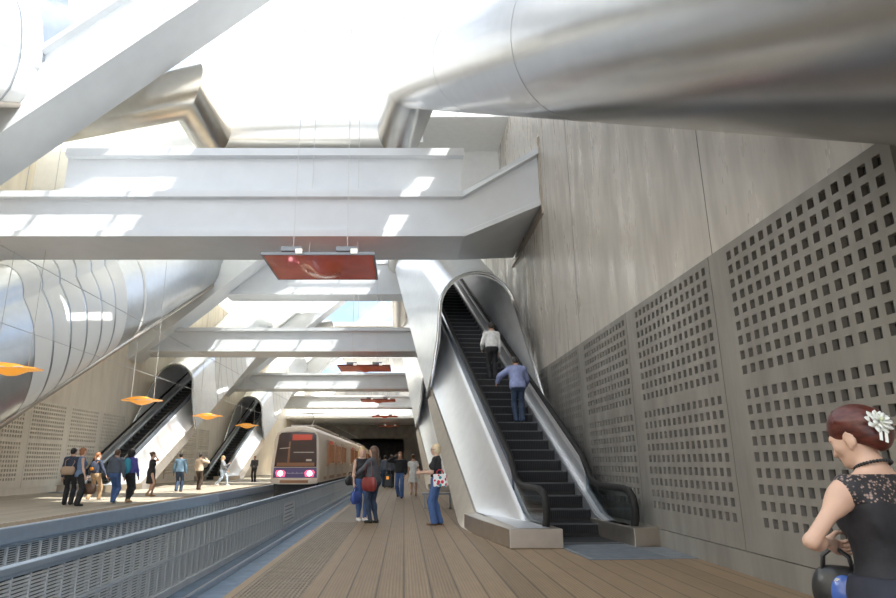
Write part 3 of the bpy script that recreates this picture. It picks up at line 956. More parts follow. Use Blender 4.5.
# ------------------------------------------------------------------ hanging red panels and amber lamps
M['redp'] = mat('translucent_red_panel', (.42, .095, .06), .22, noise=.35, nscale=.9, emit=(1, .13, .05), estr=.10, coat=.4)
M['redf'] = mat('dark_red_frame', (.24, .06, .04), .5)
M['redb'] = mat('glowing_red_bulge', (.62, .12, .05), .3, emit=(1, .18, .05), estr=.08, noise=.2, nscale=1.5)
M['amber'] = mat('amber_lamp_shade', (.80, .27, .03), .3, emit=(1, .45, .06), estr=.55)
M['ambertop'] = mat('yellow_lamp_top', (.9, .62, .06), .35)
M['silv'] = mat('pale_wing_edge', (.66, .64, .60), .3, .6)
def pendant(name, label, loc, w, d, mats, cab, group, wing):
    p = thing(name, label, 'pendant lamp', loc, 0, group)
    NX, NY = 28, 10
    def hz_(u, v):    # bulging underside
        r = math.hypot(u / (.42 if wing == 1 else .78), v / .95)
        return -.20 * max(0, math.cos(min(1, r) * math.pi / 2)) ** 1.5 if wing else -.13 * max(0, math.cos(min(1, r) * math.pi / 2)) ** 1.3
    m = MB(); V = []; Fc = []
    for j in range(NY + 1):
        for i in range(NX + 1):
            u = -1 + 2 * i / NX; v = -1 + 2 * j / NY
            k = (1 - .55 * abs(u) ** 2) if wing == 2 else 1
            V.append((u * w / 2, v * d / 2 * k, -.05 + hz_(u, v)))
    for j in range(NY):
        for i in range(NX):
            a = j * (NX + 1) + i
            Fc.append((a, a + NX + 1, a + NX + 2, a + 1))
    m.add(V, Fc); b = len(V)
    top = [(x, y, .0 + (.11 * (1 - (2 * x / w) ** 2) ** 2 - .02 if wing == 2 else 0)) for x, y, z in V]
    m.add(top, [tuple(reversed(f)) for f in Fc])
    # rim
    def idx(i, j): return j * (NX + 1) + i
    ring = [idx(i, 0) for i in range(NX)] + [idx(NX, j) for j in range(NY)] + [idx(i, NY) for i in range(NX, 0, -1)] + [idx(0, j) for j in range(NY, 0, -1)]
    n = len(ring)
    m.f += [(ring[i], ring[(i + 1) % n], b + ring[(i + 1) % n], b + ring[i]) for i in range(n)]; m.mi += [0] * n
    m.build('shade', mats[0], p, smooth=True, auto=50)
    if wing == 2:
        mm = MB()
        for s in (-1, 1):
            mm.tube([(s * w / 2, -.05 * d, -.03), (s * w * .32, -d * .40, -.03), (0, -d * .5, -.04)], .022, 6)
            mm.tube([(s * w / 2, .05 * d, -.03), (s * w * .32, d * .40, -.03), (0, d * .5, -.04)], .022, 6)
        mm.build('edge_trim', M['silv'], p)
        mm = MB(); mm.lathe([(.0, .075), (.34, .075), (.24, .12), (0, .135)], n=20); mm.build('lamp_cap', M['ambertop'], p, smooth=True)
    else:
        mm = MB()
        e = .05
        mm.box(-w / 2 - e, w / 2 + e, -d / 2 - e, -d / 2, -.05, .03); mm.box(-w / 2 - e, w / 2 + e, d / 2, d / 2 + e, -.05, .03)
        mm.box(-w / 2 - e, -w / 2, -d / 2, d / 2, -.05, .03); mm.box(w / 2, w / 2 + e, -d / 2, d / 2, -.05, .03)
        mm.build('frame', M['frame'] if loc[1] < 20 else M['redf'], p)
        for s in (-.24, .26):
            mm = MB(); mm.box(s * w - .28, s * w + .28, -d / 2 - .1, -d / 2 + .25, .05, .17); mm.build('bracket', M['frame'], p)
            mm = MB(); mm.box(s * w + .12, s * w + .30, -d / 2 - .12, -d / 2 - .03, -.02, .10); mm.build('spot_lamp', M['spot'], p)
    offs = [(-.24, -.4), (-.19, .4), (.26, -.4), (.31, .4)] if wing != 2 else [(-.3, 0), (.3, 0)]
    for cx, cy in offs:
        mm = MB(); mm.tube([(cx * w, cy * d, .05), (cx * w * .9, cy * d, cab - loc[2])], .011, 5); mm.build('cable', M['cable'], p)
    return p
M['spot'] = mat('lit_spot', (1, .95, .85), .3, emit=(1, .95, .85), estr=.5)
rlabels = ['largest red hanging panel below the nearest beam', 'red hanging panel seen below the second tie beam, second nearest', 'third red hanging panel, below the third tie beam', 'fourth red hanging panel, small above the far platform', 'farthest tiny red hanging panel near the tunnel']
def zcY(zc, z): return (zc - (z - CAMH) * math.sin(PITCH)) / math.cos(PITCH)
for i, l in enumerate(rlabels):
    pendant('pendant_light', l, (-2.35, 17.2 + 20 * i, 6.85), 3.0, 2.3, (M['redp'] if not i else M['redb'],), 14.5 if i else 20, 'red panels hanging over the tracks', 1)
alabels = ['amber wing-shaped lamp at the left picture edge', 'amber wing-shaped lamp hanging in front of the nearer left escalator', 'amber wing-shaped lamp between the two left escalators', 'farthest amber wing-shaped lamp, in front of the far left escalator']
for i, l in enumerate(alabels):
    pendant('pendant_lamp', l, (-12.1, 19.0 + 9.9 * i, 4.15), 1.75, 1.1, (M['amber'],), 12, 'amber lamps over the left platform', 2)

# bench at the foot of the farther right escalator
bn = thing('bench', 'small grey bench standing behind the near escalator edge on right platform', 'bench', (1.0, 19.6, 0), 0)
MB().box(-.45, .45, -.2, .2, .40, .45).build('seat', M['frame'], bn)
for s in (-.38, .38):
    MB().box(s - .02, s + .02, -.18, .18, 0, .40).build('leg', M['frame'], bn)
# ------------------------------------------------------------------ people
def cloth(name, col, rough=.8, noise=.12, ns=14): return mat('cloth_' + name, col, rough, noise=noise, nscale=ns, bump=.15, bscale=25)
SK = [mat('skin_fair', (.66, .42, .31), .5), mat('skin_light', (.58, .35, .25), .5), mat('skin_tan', (.42, .24, .16), .5), mat('skin_dark', (.16, .085, .055), .5)]
HR = dict(black=mat('hair_black', (.018, .014, .012), .4, noise=.3, nscale=30), brown=mat('hair_brown', (.11, .055, .03), .4, noise=.3, nscale=30), blond=mat('hair_blond', (.60, .42, .20), .4, noise=.25, nscale=30),
          ginger=mat('hair_auburn', (.30, .12, .045), .4, noise=.3, nscale=30), red=mat('hair_dark_red', (.085, .020, .014), .34, noise=.45, nscale=26, stretch=(1, 1, 3)), pale=mat('hair_pale_blond', (.72, .58, .36), .4, noise=.2, nscale=30))
CL = dict(black=cloth('black', (.02, .02, .022)), jeans=cloth('denim_blue', (.06, .12, .28)), darkjeans=cloth('dark_denim', (.03, .05, .09)), ltjeans=cloth('washed_denim', (.38, .46, .54)),
          white=cloth('white', (.78, .78, .76)), navy=cloth('navy', (.035, .045, .075)), khaki=cloth('khaki', (.42, .28, .16)), grey=cloth('charcoal', (.085, .09, .10)), ltgrey=cloth('mid_grey', (.24, .25, .27)),
          denimshirt=cloth('blue_grey_denim', (.17, .27, .36)), beige=cloth('beige', (.52, .40, .29)), purple=cloth('violet_blue', (.09, .08, .30)), bluej=cloth('lilac_blue', (.26, .30, .50)), brown=cloth('brown', (.07, .045, .03)),
          maroon=cloth('maroon', (.20, .03, .025)), dbrown=cloth('dark_brown', (.055, .035, .022)), denimdress=cloth('denim_dress', (.13, .19, .30)), dgrey=cloth('dark_grey_jacket', (.10, .12, .15)))
LE = dict(black=mat('black_leather', (.02, .02, .02), .3), tan=mat('tan_leather', (.42, .20, .07), .4), brown=mat('brown_leather', (.14, .08, .05), .4), maroon=mat('maroon_leather', (.22, .03, .025), .35), orange=mat('orange_leather', (.70, .30, .05), .4),
          teal=mat('teal_nylon', (.03, .26, .36), .6), blue=mat('blue_bag', (.05, .09, .32), .4), ltbrown=mat('light_brown_canvas', (.40, .28, .19), .7), white=mat('white_shoe', (.75, .73, .7), .5), red=mat('red_print', (.62, .04, .07), .6), ltan=mat('tan_boot', (.40, .26, .14), .5), orangep=mat('orange_pack', (.80, .28, .03), .5))
M_EYE = mat('eye_white', (.8, .78, .75), .2); M_IRIS = mat('dark_iris', (.05, .03, .02), .2); M_LIP = mat('lips', (.50, .16, .14), .4); M_BROW = mat('brow', (.07, .04, .03), .7)

def hand_mesh(curl):
    """right hand hanging down -Z, thumb towards +Y, palm towards -X"""
    P = [ell((0, .002, -.05), (.017, .040, .052), .012), cap((0, 0, .02), (0, 0, -.03), .025, .024, .02)]
    for (y, L, r, z0) in ((.030, .072, .0088, -.088), (.010, .080, .0092, -.094), (-.011, .074, .0088, -.092), (-.030, .058, .0078, -.084)):
        p = np.array([0, y, z0]); a = curl * .45
        P.append(cap((0, y * .8, -.055), p, r + .002, r + .001, .008))
        for f, k in ((.42, 1.0), (.32, 1.1), (.26, .9)):
            q = p + L * f * np.array([-math.sin(a), y * .25, -math.cos(a)])
            P.append(cap(p, q, r, r * .93, .003)); p = q; r *= .93; a += curl * k
    t0 = np.array([-.004, .030, -.022]); t1 = t0 + np.array([-.014, .030, -.030]); t2 = t1 + np.array([-.016, .010, -.028]); t3 = t2 + np.array([-.012, -.002, -.020])
    P += [cap(t0, t1, .014, .011, .012), cap(t1, t2, .011, .0095, .004), cap(t2, t3, .0095, .008, .003)]
    return sdf_mesh(P, .0048)
HANDS = {'relaxed': hand_mesh(.28), 'grip': hand_mesh(.95)}
def nrm(v):
    v = np.array(v, float); return v / np.linalg.norm(v)
def place_hand(kind, wrist, d, side, s=1.0, thumb=None):
    V, Fq = HANDS[kind]
    z = -nrm(d)
    ref = np.array(thumb, float) if thumb is not None else (np.array([0, 1, 0.]) if abs(d[1]) < .75 * np.linalg.norm(d) else np.array([0, 0, 1.]))
    y = ref - z * (ref @ z); y = nrm(y); x = np.cross(y, z)
    W = V.copy()
    if side < 0: W[:, 0] *= -1
    out = s * (W[:, :1] * x + W[:, 1:2] * y + W[:, 2:] * z) + np.array(wrist)
    return out, (Fq[:, ::-1] if side < 0 else Fq)

def skeleton(sex='m', lf=(0, 0, 0), rf=(0, 0, 0), la=None, ra=None, lean=0.0, drop=0.0, shoulder=None):
    J = {}
    sw = shoulder or (.185 if sex == 'm' else .158)
    hip = .092
    pz = .93 - drop
    def tor(p):     # lean torso forward about the hips
        x, y, z = p; z -= drop; dz = z - pz
        return np.array([x, y + dz * math.sin(lean), pz + dz * math.cos(lean)])
    J['tor'] = tor
    J['pel'] = np.array([0, 0, pz])
    for s, k, f in ((-1, 'l', lf), (1, 'r', rf)):
        h = np.array([s * hip, 0, pz - .02]); a = np.array([s * .095 + f[0], f[1], .085 + f[2]])
        d = a - h; L = np.linalg.norm(d); up, lo = .43, .42
        L2 = min(L, up + lo - .003)
        t = (up * up - lo * lo + L2 * L2) / (2 * L2); b = math.sqrt(max(0, up * up - t * t))
        dn = d / L
        if L > up + lo: a = h + dn * (up + lo - .003)
        fw = np.array([s * .12, 1, 0]); fw = nrm(fw - dn * (fw @ dn))
        J['hip' + k] = h; J['kn' + k] = h + dn * t + fw * b; J['an' + k] = a
        sh = tor((s * sw, -.01, 1.395))
        A = (la if s < 0 else ra) or ((.16, .0, -1), (.06, .18, -1))
        u = nrm((s * A[0][0], A[0][1], A[0][2])); fo = nrm((s * A[1][0], A[1][1], A[1][2]))
        J['sh' + k] = sh; J['el' + k] = sh + u * .285; J['wr' + k] = sh + u * .285 + fo * .245; J['fd' + k] = fo
    return J
def body_prims(J, sex, part, fat=1.0):
    t = J['tor']; P = []
    f = sex == 'f'
    if part in ('all', 'torso'):
        P += [ell(t((0, 0, .96)), (.165 if not f else .17, .115, .13), .06), ell(t((0, .005, 1.12)), (.140 * fat if not f else .122 * fat, .098 * fat, .17), .08),
              ell(t((0, .0, 1.29)), (.168 if not f else .145, .112 if not f else .10, .17), .08), cap(J['shl'] * .88 + t((0, -.01, 1.41)) * .12, J['shr'] * .88 + t((0, -.01, 1.41)) * .12, .052 if not f else .044, None, .07)]
        P += [ell(t((s * .075, -.055, .92)), (.085, .085, .10), .05) for s in (-1, 1)]
        if f: P += [ell(t((s * .068, .082, 1.265)), (.060, .056, .060), .04) for s in (-1, 1)]
        else: P += [ell(t((s * .08, .06, 1.33)), (.08, .055, .07), .05) for s in (-1, 1)]
    if part in ('all', 'neck'):
        P += [cap(t((0, -.012, 1.40)), t((0, .008, 1.58)), .054 if not f else .046, .052 if not f else .043, .04)]
        for s in 'lr': P += [cap(J['sh' + s] * .7 + t((0, -.02, 1.43)) * .3, t((0, -.015, 1.51)), .034, .036, .06)]
    k = 1.0 if not f else .86
    if part in ('all', 'arms', 'upperarms'):
        for s in 'lr':
            P += [ell(J['sh' + s], (.058 * k, .058 * k, .062 * k), .04), cap(J['sh' + s], J['el' + s], .050 * k, .038 * k, .03)]
            if part != 'upperarms':
                m = J['el' + s] * .7 + J['wr' + s] * .3
                P += [cap(J['el' + s], J['wr' + s], .037 * k, .025 * k, .02), ell(m, (.042 * k,) * 3, .05)]
    if part in ('all', 'legs'):
        for s in 'lr':
            c = J['kn' + s] * .68 + J['an' + s] * .32 + np.array([0, -.018, 0])
            P += [cap(J['hip' + s], J['kn' + s], .086, .055, .05), cap(J['kn' + s], J['an' + s], .052, .036, .03), ell(c, (.055, .058, .10), .05)]
    return P
def rotz(a):
    c, s = math.cos(a), math.sin(a); return np.array([[c, -s, 0], [s, c, 0], [0, 0, 1.]])
def head_frame(J, yaw=0.0, nod=0.0):
    base = J['tor']((0, .008, 1.53)); Rz = rotz(yaw); c, s = math.cos(nod), math.sin(nod)
    Rx = np.array([[1, 0, 0], [0, c, s], [0, -s, c]]).T     # nod>0 tips the face down
    R = Rz @ Rx.T if False else Rz @ np.array([[1, 0, 0], [0, c, s], [0, -s, c]])
    return base, R
def hp(fr, p): return fr[0] + fr[1] @ np.array(p, float)
def head_prims(fr, detail=False, f=False):
    R = fr[1]; e = lambda c, r, k=.03: ell(hp(fr, c), r, k, R)
    P = [e((0, -.008, .125), (.076, .096, .094)), e((0, .022, .065), (.060, .072, .078), .04), e((0, .045, .02), (.036, .040, .030), .04),
         cap(hp(fr, (0, .092, .092)), hp(fr, (0, .112, .060)), .011, .014, .015)]
    for s in (-1, 1): P += [e((s * .077, -.005, .085), (.010, .020, .032), .008)]
    if detail:
        P += [e((0, .084, .035), (.024, .016, .012), .015), e((0, .074, .005), (.026, .024, .020), .03), e((0, .080, .118), (.052, .018, .014), .03)]
        for s in (-1, 1):
            P += [e((s * .038, .064, .072), (.026, .022, .020), .03), e((s * .010, .102, .058), (.010, .010, .008), .01)]
    return P
def hair_prims(fr, style):
    R = fr[1]; e = lambda c, r, k=.02: ell(hp(fr, c), r, k, R); C = lambda a, b, ra, rb, k=.03: cap(hp(fr, a), hp(fr, b), ra, rb, k)
    P = [e((0, -.016, .135), (.085, .102, .098))]; S = [ell(hp(fr, (0, .092, .055)), (.078, .075, .085), 0, R)]
    if style == 'short': P += [e((0, -.05, .09), (.074, .06, .08))]; S += [ell(hp(fr, (0, -.01, -.02)), (.2, .2, .055), 0, R)]
    if style in ('long', 'verylong'):
        L = -.13 if style == 'long' else -.22
        P += [C((0, -.055, .10), (0, -.085, L), .085, .060), C((-.062, -.02, .10), (-.065, -.04, L + .04), .042, .034), C((.062, -.02, .10), (.065, -.04, L + .04), .042, .034)]
    if style == 'bob': P += [e((0, -.03, .07), (.092, .085, .10)), e((0, -.05, .03), (.085, .06, .06))]
    if style == 'bun': P += [e((0, -.05, .09), (.072, .06, .08)), e((0, -.115, .16), (.045, .042, .045))]; S += [ell(hp(fr, (0, -.01, -.03)), (.2, .2, .055), 0, R)]
    if style == 'pony': P += [C((0, -.09, .16), (0, -.13, .02), .035, .030), C((0, -.13, .02), (.01, -.12, -.10), .030, .014)]
    if style == 'afro': P = [e((0, -.035, .115), (.125, .125, .135)), e((0, -.06, .02), (.11, .08, .09))]
    return P, S
def mini(name, c, r, m, parent, sy=1.0, R=None):
    mm = MB(); mm.lathe([(r * math.sin(math.pi * i / 8), -r * math.cos(math.pi * i / 8)) for i in range(9)], n=12)
    if R is not None: mm.v = [tuple(np.array(c) + R @ np.array((x * sy, y, z))) for x, y, z in mm.v]
    else: mm.v = [(c[0] + x * sy, c[1] + y, c[2] + z) for x, y, z in mm.v]
    return mm.build(name, m, parent, smooth=True)
def floor_pt(u, v, z=0.0):
    x = (u - PX) / F; y = (PY - v) / F; c, s = math.cos(PITCH), math.sin(PITCH)
    r = (x, c - y * s, s + y * c); t = (z - CAMH) / r[2]
    return (r[0] * t, r[1] * t, z)

PEOPLE = {}
def person(key, label, loc, face, H=1.72, sex='m', skin=0, hair=('short', 'brown'), top=None, bottom=None, dress=None, shoes='black', pose=None, yaw=0.0, nod=0.0, h=.017, faceparts=False, hands=('relaxed', 'relaxed'), glasses=False, group=None):
    pose = pose or {}
    J = skeleton(sex, **pose)
    p = thing('person', label, 'person', loc, R_(face), group, H / 1.75)
    fr = head_frame(J, yaw, nod)
    f = sex == 'f'
    P = []
    for part in ('torso', 'neck', 'arms', 'legs'): P += body_prims(J, sex, part)
    P += head_prims(fr, faceparts, f)
    for s, k in ((-1, 'l'), (1, 'r')):
        a = J['an' + k]; P += [cap(a, a + np.array([0, .06, -.045]), .035, .03, .02)]
    ex = [place_hand(hands[0], J['wrl'] + J['fdl'] * .015, J['fdl'], -1, .95 if not f else .88), place_hand(hands[1], J['wrr'] + J['fdr'] * .015, J['fdr'], 1, .95 if not f else .88)]
    sdf_obj('body', P, h, SK[skin], p, extra=ex)
    hs, hm = hair
    HP, HS = hair_prims(fr, hs)
    sdf_obj('hair', HP, h * .8, HR[hm], p, subs=HS)
    t = J['tor']
    up = t((0, 0, 2)) - t((0, 0, 1)); up = up / np.linalg.norm(up)
    if top:
        m, sleeve, hem, inf = top
        Q = body_prims(J, sex, 'torso')
        Q += [cap(J['sh' + s] * .7 + t((0, -.02, 1.43)) * .3, t((0, -.015, 1.50)), .034, .036, .06) for s in 'lr']
        if sleeve == 'long': Q += [ell(t((0, .005, hem + .12)), (.168, .122, .26), .05)]
        if sleeve == 'short': Q += [cap(J['sh' + s], J['sh' + s] * .4 + J['el' + s] * .6, .056, .052, .03) for s in 'lr']
        elif sleeve == 'long':
            Q += body_prims(J, sex, 'upperarms')
        cuts = [(t((0, 0, hem)), -up), (t((0, .0, 1.475)), up + np.array([0, .25, 0]))]
        if sleeve == 'long': cuts = [(t((0, 0, min(hem, 3))), -up)] if False else cuts[1:]
        ob = None
        if sleeve == 'long':
            # torso is cut at the hem, sleeves keep their length
            V1, F1 = sdf_mesh(Q, h, inf, [(t((0, 0, hem)), -up)] + cuts)
            V2, F2 = sdf_mesh(body_prims(J, sex, 'arms'), h, inf * .8)
            np_obj('jacket' if inf > .02 else 'shirt', V1, F1, CL[m], p, [(V2, F2)])
        else:
            sdf_obj('shirt', Q, h, CL[m], p, inf, cuts)
    if bottom:
        m, kind = bottom
        Q = body_prims(J, sex, 'legs') + [ell(t((0, 0, .96)), (.168, .118, .11), .06)] + [ell(t((s * .075, -.055, .92)), (.087, .087, .10), .05) for s in (-1, 1)]
        if kind != 'slim':
            for s in 'lr': Q += [cap(J['kn' + s], J['an' + s] + np.array([0, -.008, -.02]), .060, .062 if kind == 'straight' else .072, .03)]
        sdf_obj('trousers', Q, h, CL[m], p, .011, [(t((0, 0, 1.05)), up), ((0, 0, .035), (0, 0, -1))])
    if dress:
        m, hem, wide, sleeve = dress
        Q = body_prims(J, sex, 'torso') + [cap(t((0, 0, 1.0)), (0, .01, hem), .135, wide, .05)]
        if sleeve: Q += [cap(J['sh' + s], J['sh' + s] * .55 + J['el' + s] * .45, .052, .050, .03) for s in 'lr']
        sdf_obj('dress', Q, h, CL[m], p, .013, [((0, 0, hem), (0, 0, -1)), (t((0, 0, 1.455)), up + np.array([0, .3, 0]))])
    for s, k in ((-1, 'l'), (1, 'r')):
        a = J['an' + k]; b0 = a[2] - .085
        Q = [cap(a + np.array([0, -.028, -.045]), a + np.array([s * .012, .135, -.058]), .043, .034, .02), cap(a + np.array([0, 0, .01]), a + np.array([0, -.01, -.04]), .046, .045, .02)]
        sdf_obj('shoe', Q, h * .75, LE[shoes], p, 0, [((0, 0, b0), (0, 0, -1)), (a + np.array([0, 0, .03]), (0, 0, 1))])
    if faceparts:
        for s in (-1, 1):
            e_ = mini('eye', hp(fr, (s * .032, .079, .092)), .0135, M_EYE, p)
            mini('iris', hp(fr, (s * .032, .0885, .092)), .0065, M_IRIS, e_)
        mini('mouth', hp(fr, (0, .098, .035)), .009, M_LIP, p, 2.4, fr[1])
    if glasses:
        mm = MB()
        for s in (-1, 1):
            mm.tube([hp(fr, (s * .034, .094, .094)), hp(fr, (s * .034, .100, .092))], .024, 14)
            mm.tube([hp(fr, (s * .058, .092, .096)), hp(fr, (s * .084, .0, .098))], .004, 5)
        mm.tube([hp(fr, (-.012, .102, .096)), hp(fr, (.012, .102, .096))], .004, 5)
        mm.build('sunglasses', LE['black'], p, smooth=False)
    PEOPLE[key] = (p, J)
    return p, J
def world_of(key, local):
    p, J = PEOPLE[key]
    return Matrix.Translation(p.location) @ Matrix.Rotation(p.rotation_euler.z, 4, 'Z') @ Matrix.Diagonal((*p.scale, 1)) @ Vector(local)
def bag(key, label, name, local, size, m, handle, rz=0.0, strap_to=None, mats2=None, shape='box', handle_h=.16):
    """a bag hung at a point of a person's own space; handle point is local, bag hangs below it"""
    p, J = PEOPLE[key]
    w = world_of(key, local)
    b = thing(name, label, 'bag' if name != 'backpack' else 'backpack', w, p.rotation_euler.z + R_(rz), None, p.scale[0])
    sx, sy, sz = size
    Q = [ell((x * sx * .28, 0, z), (sx * .34, sy * .5, sz * .42), .05) for x in (-1, 1) for z in (-handle_h - sz * .62, -handle_h - sz * .38)] + [ell((0, 0, -handle_h - sz * .5), (sx * .48, sy * .5, sz * .46), .05)]
    if shape == 'tote':
        MB().loft([[(x * k, y * k, z) for x, y in ((-sx / 2, -sy / 2), (sx / 2, -sy / 2), (sx / 2, sy / 2), (-sx / 2, sy / 2))] for z, k in ((-handle_h - sz, .96), (-handle_h, 1.0))]).build('bag_body', m, b, bevel=.02)
    else:
        sdf_obj('bag_body', Q, .013, m, b, 0, [((0, 0, -handle_h - sz), (0, 0, -1)), ((0, 0, -handle_h), (0, 0, 1))])
    hm = mats2 or m
    if handle:
        for y in (-.3, .3):
            mm = MB(); mm.tube([(-sx * .26, y * sy, -handle_h - .02), (-sx * .22, y * sy * .7, -handle_h * .45), (-sx * .10, y * sy * .3, -.01), (sx * .10, y * sy * .3, -.01), (sx * .22, y * sy * .7, -handle_h * .45), (sx * .26, y * sy, -handle_h - .02)], .009, 6)
            mm.build('handle', hm, b, smooth=True)
    if strap_to:
        inv = b.matrix_basis.inverted() if False else (Matrix.Translation(w) @ Matrix.Rotation(p.rotation_euler.z + R_(rz), 4, 'Z') @ Matrix.Diagonal((*p.scale, 1))).inverted()
        pts = [inv @ world_of(key, q) for q in strap_to]
        mm = MB(); mm.tube([(-sx * .3, 0, -handle_h - .02)] + pts + [(sx * .3, 0, -handle_h - .02)], .011, 6); mm.build('shoulder_strap', hm, b, smooth=True)
    return b
def backpack(key, label, m, mp, size=(.28, .15, .40), z=1.22, yb=-.16):
    p, J = PEOPLE[key]
    b = thing('backpack', label, 'backpack', world_of(key, (0, yb, z)), p.rotation_euler.z, None, p.scale[0])
    sx, sy, sz = size
    Q = [ell((0, -sy * .25, q * sz * .26), (sx * .5, sy * .55, sz * .36), .08) for q in (-1, 0, 1)]
    sdf_obj('bag_body', Q, .015, m, b)
    sdf_obj('front_pocket', [ell((0, -sy * .72, -sz * .16), (sx * .36, sy * .28, sz * .24), .02)], .014, mp, b)
    for s in (-1, 1):
        mm = MB(); mm.tube([(s * .09, .02, sz * .36), (s * .10, .12, .26), (s * .105, .235, .20), (s * .115, .29, .05), (s * .125, .22, -.13), (s * .12, .05, -.18)], .018, 6)
        mm.build('shoulder_strap', mp, b, smooth=True)
    return b

# stride helpers
WALK_A = dict(lf=(0, .20, .0), rf=(0, -.20, .045), drop=.025)
WALK_B = dict(lf=(0, -.22, .05), rf=(0, .20, .0), drop=.025)
hang = ((.14, -.02, -1), (.05, .16, -1))
# --- right platform
P_ = lambda u, v: floor_pt(u, v)
person('pale', 'woman with short pale blond hair, black tee and blue jeans beside the escalator', P_(437, 525), 75, 1.74, 'f', 0, ('bob', 'pale'), ('black', 'short', 1.02, .016), ('jeans', 'flare'), None, 'brown',
       dict(lf=(.01, .05, 0), rf=(0, -.04, 0), la=((.10, .25, -1), (-.05, 1, .0)), ra=((.12, -.05, -1), (-.15, 1, .05))), yaw=.1, h=.014, faceparts=True, glasses=True, hands=('grip', 'relaxed'))
def print_mat():
    m = mat('printed_tote_cloth', (.8, .8, .78), .7); nt = m.node_tree
    tc = nt.nodes.new('ShaderNodeTexCoord'); vo = nt.nodes.new('ShaderNodeTexVoronoi'); vo.inputs['Scale'].default_value = 11; nt.links.new(tc.outputs['Object'], vo.inputs['Vector'])
    lt = nt.nodes.new('ShaderNodeMath'); lt.operation = 'LESS_THAN'; lt.inputs[1].default_value = .42; nt.links.new(vo.outputs['Distance'], lt.inputs[0])
    sp = nt.nodes.new('ShaderNodeSeparateColor'); nt.links.new(vo.outputs['Color'], sp.inputs[0])
    rp = nt.nodes.new('ShaderNodeValToRGB'); rp.color_ramp.interpolation = 'CONSTANT'
    rp.color_ramp.elements[0].color = (.60, .03, .07, 1); rp.color_ramp.elements[1].position = .5; rp.color_ramp.elements[1].color = (.03, .26, .30, 1); nt.links.new(sp.outputs[0], rp.inputs['Fac'])
    mx = nt.nodes.new('ShaderNodeMix'); mx.data_type = 'RGBA'; mx.inputs[6].default_value = (.8, .8, .78, 1); nt.links.new(lt.outputs[0], mx.inputs[0]); nt.links.new(rp.outputs[0], mx.inputs[7]); nt.links.new(mx.outputs[2], nt.nodes['Principled BSDF'].inputs['Base Color'])
    return m
b = bag('pale', 'white bag printed with red and teal patches on the blond woman\'s arm', 'handbag', (-.22, -.13, 1.19), (.30, .11, .27), print_mat(), True, rz=90, mats2=LE['red'], handle_h=.10, shape='tote')
person('cardigan', 'long dark haired woman in grey cardigan and dark jeans, right of the embracing pair', P_(373, 523), 55, 1.70, 'f', 1, ('verylong', 'brown'), ('grey', 'long', .92, .024), ('darkjeans', 'slim'), None, 'black',
       dict(lf=(.02, .03, 0), rf=(-.02, -.03, 0), la=((.2, .75, -.75), (-.3, .9, -.4)), ra=((.12, .25, -1), (-.1, .75, -.55))), yaw=.25, h=.015, faceparts=True)
bag('cardigan', 'large maroon leather shoulder bag hanging at the grey cardigan woman\'s side', 'shoulder_bag', (-.25, -.06, 1.10), (.40, .15, .32), LE['maroon'], False, rz=78, strap_to=[(-.26, -.14, 1.25), (-.16, -.04, 1.47), (-.25, .06, 1.25)], handle_h=.06)
person('blonde', 'long haired blond woman in sleeveless black top and jeans, left of the embracing pair', P_(361, 521), 205, 1.70, 'f', 0, ('verylong', 'blond'), ('black', 'none', .98, .015), ('jeans', 'slim'), None, 'white',
       dict(lf=(.03, .06, 0), rf=(-.04, -.05, 0), ra=((.25, .1, -1), (.05, .3, -1)), la=((.25, .3, -1), (-.2, .6, -.8))), yaw=-.15, h=.015, faceparts=True, hands=('relaxed', 'grip'))
bag('blonde', 'blue plastic bag hanging from the blond woman\'s hand', 'carrier_bag', (.20, .16, .80), (.24, .12, .30), LE['blue'], True, rz=20, handle_h=.10)
bag('blonde', 'small black handbag at the blond woman\'s elbow, left of the embracing pair', 'handbag', (.29, .0, 1.15), (.28, .11, .22), LE['black'], True, rz=30, handle_h=.10)
person('phone_man', 'person in black top and jeans walking towards camera, hand at the ear', P_(400, 498), 170, 1.76, 'm', 1, ('bob', 'ginger'), ('black', 'long', .95, .024), ('jeans', 'straight'), None, 'black',
       dict(lf=(0, .16, 0), rf=(0, -.16, .04), drop=.02, ra=((.65, .45, .05), (-.24, -.1, .18)), la=((.25, .1, -1), (-.1, .45, -.8))), h=.018, faceparts=True)
person('white_dress', 'woman in a short white dress walking away on the right platform', P_(413.5, 496), -8, 1.70, 'f', 1, ('bun', 'brown'), None, None, ('white', .56, .215, True), 'ltan',
       dict(lf=(.02, -.14, .05), rf=(-.02, .14, 0), drop=.02, la=((.22, .1, -1), (.0, .5, -.8)), ra=((.25, -.1, -1), (.1, .2, -1))), h=.018)
person('far_dark', 'person in dark clothes standing far along the right platform behind the embracing pair', P_(385, 487), 10, 1.74, 'm', 1, ('short', 'black'), ('dgrey', 'long', .92, .025), ('darkjeans', 'straight'), None, 'black', dict(la=hang, ra=hang), h=.022)
person('far_pack', 'person in dark jacket beside the wheeled case, far along the right platform', P_(391, 487.5), 0, 1.76, 'm', 1, ('short', 'brown'), ('grey', 'long', .90, .026), ('black', 'straight'), None, 'black', dict(la=hang, ra=hang), h=.022)
x, y, z = P_(388.2, 488)
sc = thing('suitcase', 'black wheeled suitcase with a yellow tag standing far along right platform', 'suitcase', (x, y - .15, 0))
MB().box(-.22, .22, -.13, .13, .06, .72).build('case', LE['black'], sc, bevel=.04)
for a in (-.18, .18): MB().tube([(a, -.02, .035), (a, .02, .035)], .035, 10).build('wheel', LE['black'], sc)
mm = MB(); mm.tube([(-.12, .1, .70), (-.12, .1, 1.0), (.12, .1, 1.0), (.12, .1, .70)], .012, 6); mm.build('pull_handle', M['frame'], sc)
MB().box(-.10, .04, -.14, -.13, .46, .62).build('luggage_tag', M['amber'], sc)
